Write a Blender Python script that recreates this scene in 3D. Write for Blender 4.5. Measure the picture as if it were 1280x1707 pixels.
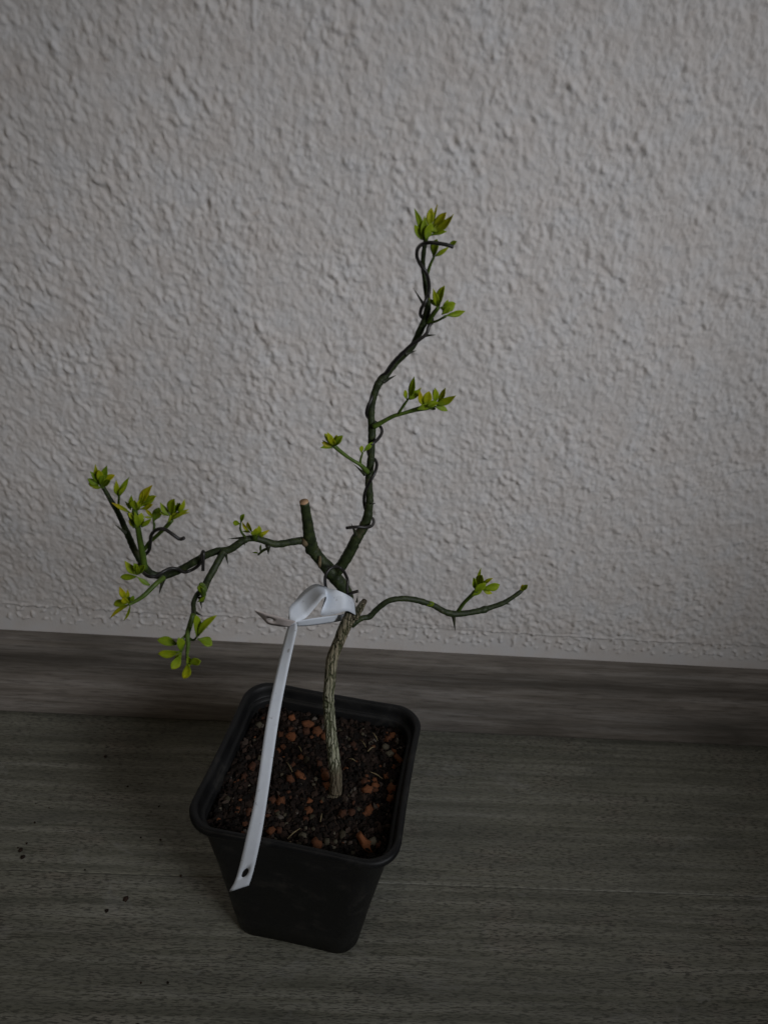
import bpy, bmesh, math, random
import numpy as np
from mathutils import Vector, Matrix
from math import radians, sin, cos, pi

scene = bpy.context.scene
COL = scene.collection
for o in list(bpy.data.objects):
    bpy.data.objects.remove(o)

# ------------------------------------------------------------------ camera, world, lamps, exposure
cam_d = bpy.data.cameras.new('camera'); cam = bpy.data.objects.new('camera', cam_d); COL.objects.link(cam)
cam_d.sensor_fit = 'VERTICAL'; cam_d.sensor_height = 36.0; cam_d.sensor_width = 27.0
cam_d.lens = 24.94; cam_d.clip_start = 0.01; cam_d.clip_end = 50.0
cam_d.dof.use_dof = True; cam_d.dof.focus_distance = 0.36; cam_d.dof.aperture_fstop = 14.0
R_, U_, B_ = (0.99684291, -0.01360492, 0.07822475), (-0.06181352, 0.48536393, 0.87212439), (-0.04983265, -0.87420636, 0.48299062)
cam.matrix_world = Matrix(((R_[0], U_[0], B_[0], 0.0), (R_[1], U_[1], B_[1], -0.428645), (R_[2], U_[2], B_[2], 0.428569), (0, 0, 0, 1)))
scene.camera = cam

world = bpy.data.worlds.new('World'); scene.world = world; world.use_nodes = True
bg = world.node_tree.nodes['Background']; bg.inputs[0].default_value = (0.88, 0.92, 1.0, 1); bg.inputs[1].default_value = 0.016

def area(name, loc, target, size, energy, color, spread=180):
    l = bpy.data.lights.new(name, 'AREA'); l.shape = 'RECTANGLE'; l.size = size[0]; l.size_y = size[1]
    l.energy = energy; l.color = color; l.spread = radians(spread)
    o = bpy.data.objects.new(name, l); COL.objects.link(o); o.location = loc
    o.rotation_euler = (Vector(target) - Vector(loc)).to_track_quat('-Z', 'Y').to_euler()
    return o
area('window_light', (0.62, -0.78, 0.72), (-0.05, 0.0, 0.25), (0.36, 0.36), 0.58, (0.93, 0.95, 1.0), 52)
area('room_light', (-1.3, -1.9, 1.9), (-0.1, 0.0, 0.30), (1.2, 1.2), .36, (1.0, 0.84, 0.64), 40)

scene.view_settings.view_transform = 'Standard'; scene.view_settings.look = 'None'
scene.view_settings.gamma = 1.0; scene.view_settings.exposure = 0.0
scene.view_settings.use_curve_mapping = False
scene.cycles.max_bounces = 6

# ------------------------------------------------------------------ helpers
def link(name, mesh, mat, parent=None, smooth=True):
    o = bpy.data.objects.new(name, mesh); COL.objects.link(o)
    if mat is not None and not mesh.materials: mesh.materials.append(mat)
    if smooth and len(mesh.polygons): mesh.polygons.foreach_set('use_smooth', [True] * len(mesh.polygons))
    if parent is not None: o.parent = parent
    return o
def bm_mesh(bm, name):
    me = bpy.data.meshes.new(name); bm.normal_update(); bm.to_mesh(me); bm.free(); return me
def empty(name, loc):
    o = bpy.data.objects.new(name, None); COL.objects.link(o); o.location = loc; o.empty_display_size = 0.02; return o
def tag(o, label=None, cat=None, group=None, kind=None):
    if label: o['label'] = label
    if cat: o['category'] = cat
    if group: o['group'] = group
    if kind: o['kind'] = kind
    return o
def catmull(pts, sub):
    P = [np.array(p, float) for p in pts]; out = []
    for i in range(len(P) - 1):
        a = P[i - 1] if i else 2 * P[0] - P[1]; b, c = P[i], P[i + 1]
        d = P[i + 2] if i + 2 < len(P) else 2 * P[-1] - P[-2]
        for k in range(sub):
            t = k / sub
            out.append(.5 * (2 * b + (c - a) * t + (2 * a - 5 * b + 4 * c - d) * t * t + (3 * b - a - 3 * c + d) * t ** 3))
    out.append(P[-1]); return out
def tube(bm, path, sides=10, cap='round', rough=0.0, rng=None, mats=(0, 0)):
    """path: list of (x,y,z,r); parallel-transport frame"""
    P = [Vector(p[:3]) for p in path]; n = len(P); rings = []; nrm = None
    lob = [rng.uniform(-1, 1) for _ in range(sides)] if rng else [0] * sides
    for i in range(n):
        t = (P[min(i + 1, n - 1)] - P[max(i - 1, 0)])
        if t.length < 1e-9: t = Vector((0, 0, 1))
        t.normalize()
        if nrm is None:
            nrm = t.orthogonal().normalized()
        else:
            nrm = (nrm - t * nrm.dot(t)); nrm = nrm.normalized() if nrm.length > 1e-9 else t.orthogonal().normalized()
        bi = t.cross(nrm); r = path[i][3]; ring = []
        if rng: lob = [.85 * l + .5 * rng.uniform(-1, 1) for l in lob]
        for k in range(sides):
            a = 2 * pi * k / sides; rr = r * (1 + rough * lob[k])
            ring.append(bm.verts.new(P[i] + (nrm * cos(a) + bi * sin(a)) * rr))
        rings.append(ring)
    for i in range(n - 1):
        for k in range(sides):
            f = bm.faces.new((rings[i][k], rings[i][(k + 1) % sides], rings[i + 1][(k + 1) % sides], rings[i + 1][k])); f.material_index = mats[0]
    for end, ring, p, q in ((0, rings[0], P[0], P[1]), (1, rings[-1], P[-1], P[-2])):
        d = (p - q).normalized() * path[0 if end == 0 else -1][3]
        apex = bm.verts.new(p + d * (.5 if cap == 'round' else .04))
        for k in range(sides):
            a, b = ring[k], ring[(k + 1) % sides]
            f = bm.faces.new((a, b, apex) if end else (b, a, apex)); f.material_index = mats[1] if end else mats[0]
    return rings

# ------------------------------------------------------------------ materials
class NT:
    def __init__(s, name):
        s.m = bpy.data.materials.new(name); s.m.use_nodes = True; s.t = s.m.node_tree; s.b = s.t.nodes['Principled BSDF']
        s.out = s.t.nodes['Material Output']
    def n(s, typ, **kw):
        o = s.t.nodes.new(typ)
        for k, v in kw.items():
            if k.startswith('_'): setattr(o, k[1:], v)
            else: o.inputs[k.replace('_', ' ')].default_value = v
        return o
    def l(s, a, b): s.t.links.new(a, b)
    def coord(s, scale=(1, 1, 1), rot=(0, 0, 0), kind='Object'):
        c = s.n('ShaderNodeTexCoord'); m = s.n('ShaderNodeMapping'); m.inputs['Scale'].default_value = scale; m.inputs['Rotation'].default_value = rot
        s.l(c.outputs[kind], m.inputs['Vector']); return m.outputs['Vector']
    def noise(s, vec, scale, detail=4, rough=.55, dist=0):
        o = s.n('ShaderNodeTexNoise', Scale=scale, Detail=detail, Roughness=rough, Distortion=dist); s.l(vec, o.inputs['Vector']); return o.outputs['Fac']
    def ramp(s, fac, stops):
        r = s.n('ShaderNodeValToRGB'); e = r.color_ramp.elements
        while len(e) < len(stops): e.new(.5)
        for k, (p, c) in enumerate(stops): e[k].position = p; e[k].color = (*c, 1) if len(c) == 3 else c
        s.l(fac, r.inputs['Fac']); return r.outputs['Color']
    def mix(s, a, b, fac, mode='MIX'):
        m = s.n('ShaderNodeMix', _data_type='RGBA', _blend_type=mode)
        for sock, v in ((m.inputs['A'], a), (m.inputs['B'], b)):
            if isinstance(v, tuple): sock.default_value = (*v, 1)
            else: s.l(v, sock)
        if isinstance(fac, (int, float)): m.inputs['Factor'].default_value = fac
        else: s.l(fac, m.inputs['Factor'])
        return m.outputs['Result']
    def math(s, op, a, b=0.0, c=None):
        m = s.n('ShaderNodeMath', _operation=op)
        for i, v in enumerate((a, b) + ((c,) if c is not None else ())):
            if isinstance(v, (int, float)): m.inputs[i].default_value = v
            else: s.l(v, m.inputs[i])
        return m.outputs[0]
    def bump(s, h, strength, dist):
        b = s.n('ShaderNodeBump', Strength=strength, Distance=dist); s.l(h, b.inputs['Height']); s.l(b.outputs['Normal'], s.b.inputs['Normal'])
    def col(s, c):
        if isinstance(c, tuple): s.b.inputs['Base Color'].default_value = (*c, 1)
        else: s.l(c, s.b.inputs['Base Color'])
    def set(s, **kw):
        for k, v in kw.items():
            sock = s.b.inputs[k.replace('_', ' ')]
            if isinstance(v, (int, float, tuple)): sock.default_value = v
            else: s.l(v, sock)
        return s.m

def mat_wall():
    s = NT('textured_wall_paint'); v = s.coord()
    warm = s.noise(v, 45, 3, .6); big = s.noise(v, 9, 3)
    c = s.ramp(warm, [(.33, (.590, .553, .525)), (.5, (.618, .592, .572)), (.68, (.616, .606, .602))])
    spots = s.noise(v, 120, 2, .5)
    sp = s.ramp(spots, [(.68, (0, 0, 0)), (.78, (1, 1, 1))])
    c = s.mix(c, (.47, .41, .36), s.math('MULTIPLY', sp, .45))
    c = s.mix(c, (.52, .51, .50), s.ramp(big, [(.5, (0, 0, 0)), (.8, (.5, .5, .5))]))
    s.col(c); h = s.noise(v, 800, 4, .7); s.bump(h, .5, .0006); return s.set(Roughness=.85)
def mat_skirting():
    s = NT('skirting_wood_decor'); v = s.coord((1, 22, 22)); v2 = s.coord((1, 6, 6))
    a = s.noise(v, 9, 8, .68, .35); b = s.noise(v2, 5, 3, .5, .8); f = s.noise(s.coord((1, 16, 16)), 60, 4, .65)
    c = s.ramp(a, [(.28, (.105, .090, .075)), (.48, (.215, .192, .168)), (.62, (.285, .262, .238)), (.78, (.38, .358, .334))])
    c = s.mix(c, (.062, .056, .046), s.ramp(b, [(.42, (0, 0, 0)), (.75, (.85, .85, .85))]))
    c = s.mix(c, (.06, .053, .045), s.ramp(f, [(.48, (0, 0, 0)), (.66, (.55, .55, .55))]))
    s.col(c); s.bump(f, .2, .0003); return s.set(Roughness=.62, Specular_IOR_Level=.25)
def mat_floor():
    s = NT('grey_oak_vinyl'); tc = s.n('ShaderNodeTexCoord'); oi = s.n('ShaderNodeObjectInfo')
    off = s.n('ShaderNodeVectorMath', _operation='SCALE'); off.inputs[0].default_value = (7.3, 3.1, 1.7); s.l(oi.outputs['Random'], off.inputs['Scale'])
    add = s.n('ShaderNodeVectorMath', _operation='ADD'); s.l(tc.outputs['Object'], add.inputs[0]); s.l(off.outputs[0], add.inputs[1])
    def mp(sc):
        m = s.n('ShaderNodeMapping'); m.inputs['Scale'].default_value = sc; s.l(add.outputs[0], m.inputs['Vector']); return m.outputs['Vector']
    broad = s.noise(mp((2.2, 9, 1)), 4, 5, .6, 1.4)
    streak = s.noise(mp((1, 34, 1)), 7, 7, .66, .15)
    pore = s.noise(mp((1, 6, 1)), 215, 2, .55, .05)
    pore2 = s.noise(mp((1, 6, 1)), 330, 2, .5, .2)
    patch = s.noise(mp((1, 1.6, 1)), 22, 4, .6)
    c = s.ramp(streak, [(.30, (.128, .129, .098)), (.5, (.215, .213, .170)), (.70, (.300, .296, .250))])
    c = s.mix(c, (.12, .122, .104), s.ramp(broad, [(.48, (0, 0, 0)), (.78, (.75, .75, .75))]))
    c = s.mix(c, (.33, .27, .23), s.ramp(patch, [(.55, (0, 0, 0)), (.85, (.45, .45, .45))]))
    pm = s.math('MULTIPLY', s.ramp(pore, [(.50, (0, 0, 0)), (.60, (1, 1, 1))]), s.ramp(patch, [(.3, (.40, .40, .40)), (.62, (1, 1, 1))]))
    c = s.mix(c, (.050, .049, .040), s.math('MULTIPLY', pm, .78))
    c = s.mix(c, (.055, .055, .047), s.ramp(pore2, [(.55, (0, 0, 0)), (.72, (.6, .6, .6))]))
    scuff = s.noise(mp((.7, 1.1, 1)), 11, 5, .7, 2.2)
    c = s.mix(c, (.36, .36, .34), s.ramp(scuff, [(.60, (0, 0, 0)), (.64, (.25, .25, .25)), (.69, (0, 0, 0))]))
    wv = s.n('ShaderNodeTexWave', _bands_direction='Y', Scale=5.5, Distortion=9.0, Detail=3.0); wv.inputs['Detail Scale'].default_value = 1.2; s.l(mp((.55, 3.2, 1)), wv.inputs['Vector'])
    c = s.mix(c, (.10, .10, .084), s.ramp(wv.outputs['Fac'], [(.0, (.28, .28, .28)), (.35, (0, 0, 0))]))
    c = s.mix(c, (.38, .375, .34), s.ramp(wv.outputs['Fac'], [(.94, (0, 0, 0)), (1, (.10, .10, .10))]))
    s.col(c)
    h = s.math('SUBTRACT', streak, s.math('MULTIPLY', pm, .8)); s.bump(h, .35, .0005)
    return s.set(Roughness=s.math('MULTIPLY_ADD', streak, .25, .36), Specular_IOR_Level=.3)
def mat_pot():
    s = NT('black_pot_plastic'); v = s.coord(); a = s.noise(v, 60, 5, .65); b = s.noise(v, 900, 2)
    c = s.ramp(a, [(.35, (.0060, .0062, .0066)), (.55, (.0090, .0093, .0096)), (.74, (.032, .030, .026))])
    s.col(c); s.bump(b, .12, .0003); return s.set(Roughness=s.ramp(a, [(.3, (.38, .38, .38)), (.75, (.7, .7, .7))]), Specular_IOR_Level=.28)
def mat_soil():
    s = NT('potting_soil'); v = s.coord(); a = s.noise(v, 160, 6, .7); b = s.noise(v, 900, 3, .7)
    c = s.ramp(a, [(.3, (.004, .0032, .0026)), (.52, (.013, .0078, .0058)), (.75, (.030, .018, .012))])
    c = s.mix(c, (.06, .05, .04), s.ramp(b, [(.64, (0, 0, 0)), (.76, (.6, .6, .6))]))
    s.col(c); s.bump(b, .8, .0012); return s.set(Roughness=.9, Specular_IOR_Level=.25)
def mat_attr(name, stops, rough=.9, bump=.5, spec=.2):
    s = NT(name); at = s.n('ShaderNodeAttribute', _attribute_name='tone'); v = s.coord(); a = s.noise(v, 900, 4, .65)
    c = s.ramp(at.outputs['Fac'], stops); c = s.mix(c, (.03, .018, .012), s.ramp(a, [(.52, (0, 0, 0)), (.78, (.8, .8, .8))]))
    s.col(c); s.bump(a, bump, .0006); return s.set(Roughness=rough, Specular_IOR_Level=spec)
def mat_bark():
    s = NT('fissured_bark'); tc = s.n('ShaderNodeTexCoord')
    v2 = s.coord((1, 1, .25)); w2 = s.noise(v2, 900, 3, .6)
    nz = s.n('ShaderNodeTexNoise', Scale=210.0, Detail=2.0); s.l(tc.outputs['Object'], nz.inputs['Vector'])
    sc = s.n('ShaderNodeVectorMath', _operation='MULTIPLY_ADD'); s.l(nz.outputs['Color'], sc.inputs[0]); sc.inputs[1].default_value = (.0022, .0022, .0022); s.l(tc.outputs['Object'], sc.inputs[2])
    mp = s.n('ShaderNodeMapping'); mp.inputs['Scale'].default_value = (1, 1, .032); s.l(sc.outputs[0], mp.inputs['Vector'])
    vo = s.n('ShaderNodeTexVoronoi', _feature='DISTANCE_TO_EDGE', Scale=520.0, Randomness=1.0); s.l(mp.outputs[0], vo.inputs['Vector'])
    vc = s.n('ShaderNodeTexVoronoi', Scale=520.0); s.l(mp.outputs[0], vc.inputs['Vector'])
    e = s.ramp(vo.outputs['Distance'], [(.0, (0, 0, 0)), (.16, (1, 1, 1))])
    sep = s.n('ShaderNodeSeparateXYZ'); s.l(tc.outputs['Object'], sep.inputs[0])
    plate = s.ramp(w2, [(.3, (.23, .24, .15)), (.5, (.37, .37, .26)), (.72, (.48, .47, .36))])
    plate = s.mix(plate, (.10, .105, .05), s.ramp(vc.outputs['Color'], [(.45, (0, 0, 0)), (.9, (.75, .75, .75))]))
    up = s.n('ShaderNodeMapRange'); up.inputs['From Min'].default_value = .060; up.inputs['From Max'].default_value = .095; s.l(sep.outputs['Z'], up.inputs['Value'])
    plate = s.mix(plate, s.ramp(w2, [(.3, (.17, .13, .08)), (.65, (.28, .22, .15))]), s.math('MULTIPLY', up.outputs[0], .7))
    c = s.mix((.036, .044, .014), plate, e)
    foot = s.n('ShaderNodeMapRange'); foot.inputs['From Min'].default_value = .024; foot.inputs['From Max'].default_value = .016; s.l(sep.outputs['Z'], foot.inputs['Value'])
    c = s.mix(c, s.ramp(w2, [(.3, (.10, .078, .05)), (.7, (.17, .135, .09))]), s.math('MULTIPLY', foot.outputs[0], .88))
    s.col(c); s.bump(s.math('ADD', e, s.math('MULTIPLY', w2, .5)), .8, .0009); return s.set(Roughness=.8, Specular_IOR_Level=.25)
def mat_green_bark():
    s = NT('green_branch_bark'); v = s.coord(); a = s.noise(v, 330, 5, .65); b = s.noise(v, 95, 4, .65); k = s.noise(v, 1100, 2, .5)
    c = s.ramp(a, [(.3, (.008, .013, .004)), (.52, (.019, .030, .008)), (.72, (.040, .054, .014))])
    c = s.mix(c, (.10, .085, .045), s.ramp(b, [(.60, (0, 0, 0)), (.70, (.65, .65, .65))]))
    c = s.mix(c, (.12, .12, .07), s.ramp(k, [(.66, (0, 0, 0)), (.74, (.55, .55, .55))]))
    s.col(c); s.bump(s.math('ADD', a, s.math('MULTIPLY', k, .3)), .6, .0007); return s.set(Roughness=.55, Specular_IOR_Level=.35)
def mat_simple(name, stops, scale, rough, bump=.2, spec=.3, dist=.0005, stretch=(1, 1, 1)):
    s = NT(name); v = s.coord(stretch); a = s.noise(v, scale, 4, .6); s.col(s.ramp(a, stops)); s.bump(a, bump, dist); return s.set(Roughness=rough, Specular_IOR_Level=spec)
def mat_leaf():
    s = NT('young_leaf'); at = s.n('ShaderNodeAttribute', _attribute_name='tone'); at2 = s.n('ShaderNodeAttribute', _attribute_name='along')
    v = s.coord(); a = s.noise(v, 500, 3)
    c = s.ramp(at.outputs['Fac'], [(0, (.18, .30, .013)), (.4, (.31, .41, .011)), (.75, (.50, .49, .009)), (1, (.54, .40, .016))])
    c2 = s.mix(c, (.095, .165, .010), s.ramp(at2.outputs['Fac'], [(0, (.75, .75, .75)), (.5, (.1, .1, .1)), (1, (0, 0, 0))]))
    c2 = s.mix(c2, (.13, .19, .008), s.ramp(a, [(.5, (0, 0, 0)), (.8, (.5, .5, .5))]))
    s.col(c2); s.bump(a, .3, .0004); s.set(Roughness=.5, Specular_IOR_Level=.35)
    tr = s.n('ShaderNodeBsdfTranslucent'); s.l(c2, tr.inputs['Color']); mx = s.n('ShaderNodeMixShader'); mx.inputs[0].default_value = .35
    s.l(s.b.outputs[0], mx.inputs[1]); s.l(tr.outputs[0], mx.inputs[2]); s.l(mx.outputs[0], s.out.inputs['Surface']); return s.m
def mat_tag():
    s = NT('white_tag_plastic'); v = s.coord(); a = s.noise(v, 150, 4, .6); d = s.noise(v, 420, 3, .55)
    c = s.ramp(a, [(.3, (.72, .77, .84)), (.7, (.79, .84, .90))])
    c = s.mix(c, (.30, .29, .28), s.ramp(d, [(.66, (0, 0, 0)), (.74, (.6, .6, .6))]))
    s.col(c); s.bump(s.noise(v, 600, 2), .15, .0003); s.set(Roughness=.55, Specular_IOR_Level=.3)
    tr = s.n('ShaderNodeBsdfTranslucent'); s.l(c, tr.inputs['Color']); mx = s.n('ShaderNodeMixShader'); mx.inputs[0].default_value = .12
    s.l(s.b.outputs[0], mx.inputs[1]); s.l(tr.outputs[0], mx.inputs[2]); s.l(mx.outputs[0], s.out.inputs['Surface']); return s.m

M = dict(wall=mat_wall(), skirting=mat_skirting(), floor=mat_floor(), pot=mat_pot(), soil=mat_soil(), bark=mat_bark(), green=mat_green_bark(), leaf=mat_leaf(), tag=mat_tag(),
    clay=mat_attr('orange_clay', [(0, (.025, .013, .009)), (.45, (.065, .028, .016)), (.75, (.13, .050, .022)), (1, (.20, .075, .032))]),
    pale=mat_attr('pale_pebble', [(0, (.02, .017, .011)), (.4, (.05, .043, .028)), (1, (.17, .15, .11))]),
    crumb=mat_attr('soil_crumbs', [(0, (.005, .004, .0032)), (.55, (.017, .0105, .0078)), (.85, (.042, .026, .019)), (1, (.11, .095, .08))], bump=.4),
    shoot=mat_simple('young_shoot_stem', [(.3, (.04, .075, .010)), (.6, (.075, .125, .014)), (.8, (.11, .16, .02))], 300, .5, .25, .35),
    thorn=mat_simple('dark_thorn', [(.3, (.014, .018, .010)), (.7, (.04, .045, .022))], 300, .5, .2, .3),
    wire=mat_simple('dark_wire', [(.3, (.010, .0095, .009)), (.7, (.022, .020, .018))], 350, .42, .15, .45),
    cut=mat_simple('cut_wood', [(.3, (.33, .19, .10)), (.6, (.50, .33, .20)), (.8, (.58, .44, .30))], 700, .8, .3, .2),
    darkcut=mat_simple('weathered_cut_wood', [(.3, (.03, .025, .016)), (.7, (.09, .075, .05))], 700, .8, .3, .2),
    scar=mat_simple('bark_scar', [(.3, (.10, .075, .04)), (.7, (.21, .165, .10))], 500, .8, .5, .2),
    straw=mat_simple('dry_fibre', [(.3, (.16, .12, .06)), (.7, (.27, .22, .12))], 500, .8, .2, .2),
    tag_shaded=mat_simple('shaded_tag_plastic', [(.3, (.42, .365, .335)), (.7, (.49, .43, .40))], 150, .6, .1, .25))  # white tag plastic browned and darkened, painting in the shade under the head

# ------------------------------------------------------------------ data measured from the plant (metres)
TRUNK = [[0.00254,-0.16157,0.09713,0.00437],[0.00252,-0.16084,0.10006,0.00381],[0.00248,-0.16012,0.10351,0.0035],[0.00222,-0.1594,0.1133,0.00328],[0.00074,-0.15868,0.1228,0.00325],[-0.00042,-0.15795,0.1321,0.00315],[-0.00184,-0.15723,0.14118,0.00301],[-0.00275,-0.15651,0.1501,0.00298],[-0.00377,-0.15578,0.15882,0.00295],[-0.00443,-0.15506,0.16737,0.00282],[-0.00413,-0.15434,0.17582,0.00289],[-0.00397,-0.15361,0.18409,0.00293],[-0.00322,-0.15289,0.19223,0.00294],[-0.00089,-0.15217,0.20033,0.00282],[0.00126,-0.15145,0.20826,0.00289],[0.00325,-0.15072,0.21359,0.003],[0.00464,-0.15,0.21761,0.00319]]
BRANCHES = [['upper_stem',
 [[0.00494,-0.15,0.21677,0.00262],[0.00325,-0.15029,0.22296,0.00257],[0.00149,-0.15057,0.22978,0.00278],[-0.00274,-0.15086,0.23628,0.00314],[-0.00717,-0.15114,0.24263,0.00332],[-0.01149,-0.15143,0.24816,0.00287],[-0.01514,-0.15171,0.25363,0.00291],[-0.01671,-0.152,0.25846,0.00288]],[]],['pruned_stub',
 [[-0.01598,-0.152,0.25306,0.00261],[-0.01663,-0.1535,0.26006,0.00281],[-0.01744,-0.155,0.26686,0.00248],[-0.01829,-0.1565,0.27414,0.00222],[-0.01934,-0.158,0.28169,0.00208]],[]],['side_stub',
 [[0.00626,-0.152,0.21608,0.00184],[0.00778,-0.15333,0.22177,0.00189],[0.00906,-0.15467,0.22585,0.00166],[0.01006,-0.156,0.22928,0.00137]],
 [[[0.00647,-0.158,0.22999],[0.00667,-0.158,0.23364],0.00065]]],['leader',
 [[-0.00759,-0.151,0.23821,0.00209],[-0.00418,-0.1505,0.24134,0.00262],[-0.00141,-0.15,0.24511,0.00272],[0.00175,-0.1495,0.25203,0.00264],[0.00453,-0.149,0.25949,0.0025],[0.0071,-0.1485,0.26478,0.00237],[0.00873,-0.148,0.27061,0.00213],[0.00909,-0.1475,0.27626,0.00188],[0.0091,-0.147,0.27982,0.00177],[0.00817,-0.14636,0.28735,0.00169],[0.00824,-0.14573,0.29224,0.00174],[0.00836,-0.14509,0.29897,0.00161],[0.00814,-0.14445,0.30618,0.00165],[0.00779,-0.14382,0.31202,0.0017],[0.00696,-0.14318,0.31893,0.00151],[0.00741,-0.14255,0.32522,0.00153],[0.00891,-0.14191,0.33063,0.0016],[0.01016,-0.14127,0.33251,0.00171],[0.01218,-0.14064,0.33502,0.00154],[0.01569,-0.14,0.34052,0.00155],[0.01896,-0.14055,0.34456,0.00158],[0.02217,-0.14109,0.34872,0.0014],[0.02395,-0.14164,0.35389,0.00147],[0.02583,-0.14218,0.35959,0.00149],[0.02633,-0.14273,0.36427,0.00135],[0.02598,-0.14327,0.36719,0.00118],[0.02481,-0.14382,0.37199,0.00105],[0.02367,-0.14436,0.37669,0.001],[0.02254,-0.14491,0.3813,0.00087],[0.02234,-0.14545,0.38589,0.0009],[0.02249,-0.146,0.38969,0.00085]],
 [[[0.00401,-0.151,0.2626],[0.00145,-0.155,0.27074],0.00102],
 [[0.01038,-0.15,0.27851],[0.01177,-0.15,0.27881],0.00053],
 [[0.01125,-0.142,0.33255],[0.01623,-0.142,0.33566],0.00116],
 [[0.02464,-0.143,0.36562],[0.01984,-0.143,0.37176],0.00074],
 [[0.02665,-0.143,0.35341],[0.03069,-0.145,0.35458],0.00071],
 [[0.0195,-0.142,0.34503],[0.0236,-0.142,0.34672],0.00106],
 [[0.00623,-0.15,0.29257],[0.00098,-0.147,0.29597],0.00092]]],['left_branch',
 [[-0.01696,-0.152,0.25743,0.00202],[-0.01976,-0.15337,0.25909,0.00189],[-0.0242,-0.15475,0.25901,0.00171],[-0.03029,-0.15613,0.25823,0.00165],[-0.03352,-0.1575,0.25932,0.00164],[-0.03837,-0.15887,0.2618,0.00146],[-0.04261,-0.16025,0.26286,0.00139],[-0.04629,-0.16163,0.26148,0.00156],[-0.05115,-0.163,0.25812,0.00171],[-0.05622,-0.16393,0.25757,0.00164],[-0.06067,-0.16486,0.25591,0.00158],[-0.06651,-0.16579,0.25218,0.00158],[-0.07238,-0.16671,0.24844,0.00165],[-0.0782,-0.16764,0.24588,0.00165],[-0.08313,-0.16857,0.24641,0.00158],[-0.08587,-0.1695,0.24937,0.00163],[-0.08762,-0.17043,0.25452,0.00155],[-0.0895,-0.17136,0.26031,0.00147],[-0.09082,-0.17229,0.26676,0.00138],[-0.0921,-0.17321,0.27305,0.00124],[-0.09357,-0.17414,0.27988,0.0011],[-0.09563,-0.17507,0.28614,0.00097],[-0.09792,-0.176,0.29323,0.00083]],
 [[[-0.0346,-0.16,0.25946],[-0.03444,-0.16,0.25481],0.0014],
 [[-0.05225,-0.166,0.258],[-0.05131,-0.166,0.25212],0.00092],
 [[-0.07832,-0.172,0.24687],[-0.07979,-0.175,0.24078],0.00124],
 [[-0.09008,-0.178,0.27279],[-0.09403,-0.178,0.27662],0.0008],
 [[-0.08608,-0.176,0.2556],[-0.08921,-0.176,0.25698],0.00076],
 [[-0.04359,-0.161,0.2637],[-0.05256,-0.159,0.26114],0.00094],
 [[-0.04441,-0.163,0.26194],[-0.04455,-0.163,0.2603],0.00044]]],['drooping_branch',
 [[-0.05306,-0.165,0.25847,0.00144],[-0.05469,-0.16887,0.25619,0.0015],[-0.05664,-0.17275,0.25279,0.00149],[-0.05819,-0.17663,0.25066,0.00147],[-0.05892,-0.1805,0.24905,0.00146],[-0.06108,-0.18438,0.24834,0.00107],[-0.06173,-0.18825,0.24712,0.001],[-0.06089,-0.19213,0.24584,0.00105],[-0.0602,-0.196,0.24616,0.00104]],
 [[[-0.05974,-0.185,0.24757],[-0.05921,-0.185,0.24144],0.00088],
 [[-0.06081,-0.192,0.24537],[-0.05668,-0.195,0.24586],0.00093]]],['right_branch',
 [[0.00474,-0.15,0.20964,0.00157],[0.00696,-0.14905,0.21172,0.00173],[0.01,-0.14811,0.21316,0.00141],[0.01366,-0.14716,0.21366,0.0015],[0.017,-0.14621,0.21767,0.00141],[0.02193,-0.14526,0.22215,0.00141],[0.02775,-0.14432,0.2234,0.00141],[0.03416,-0.14337,0.22276,0.0015],[0.04079,-0.14242,0.22057,0.00151],[0.04594,-0.14147,0.21807,0.00144],[0.05129,-0.14053,0.21434,0.00153],[0.05649,-0.13958,0.21238,0.0017],[0.06308,-0.13863,0.21271,0.00154],[0.06959,-0.13768,0.21385,0.00162],[0.07252,-0.13674,0.21434,0.00187],[0.0743,-0.13579,0.21436,0.00139],[0.08104,-0.13484,0.21704,0.0013],[0.08527,-0.13389,0.21985,0.00114],[0.0894,-0.13295,0.22325,0.00106],[0.09103,-0.132,0.22437,0.00073]],
 [[[0.0564,-0.138,0.21117],[0.05835,-0.14,0.20201],0.00138],
 [[0.08283,-0.134,0.21705],[0.08544,-0.134,0.21622],0.00098],
 [[0.03625,-0.14,0.21947],[0.03683,-0.14,0.21773],0.00056]]]]
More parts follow.
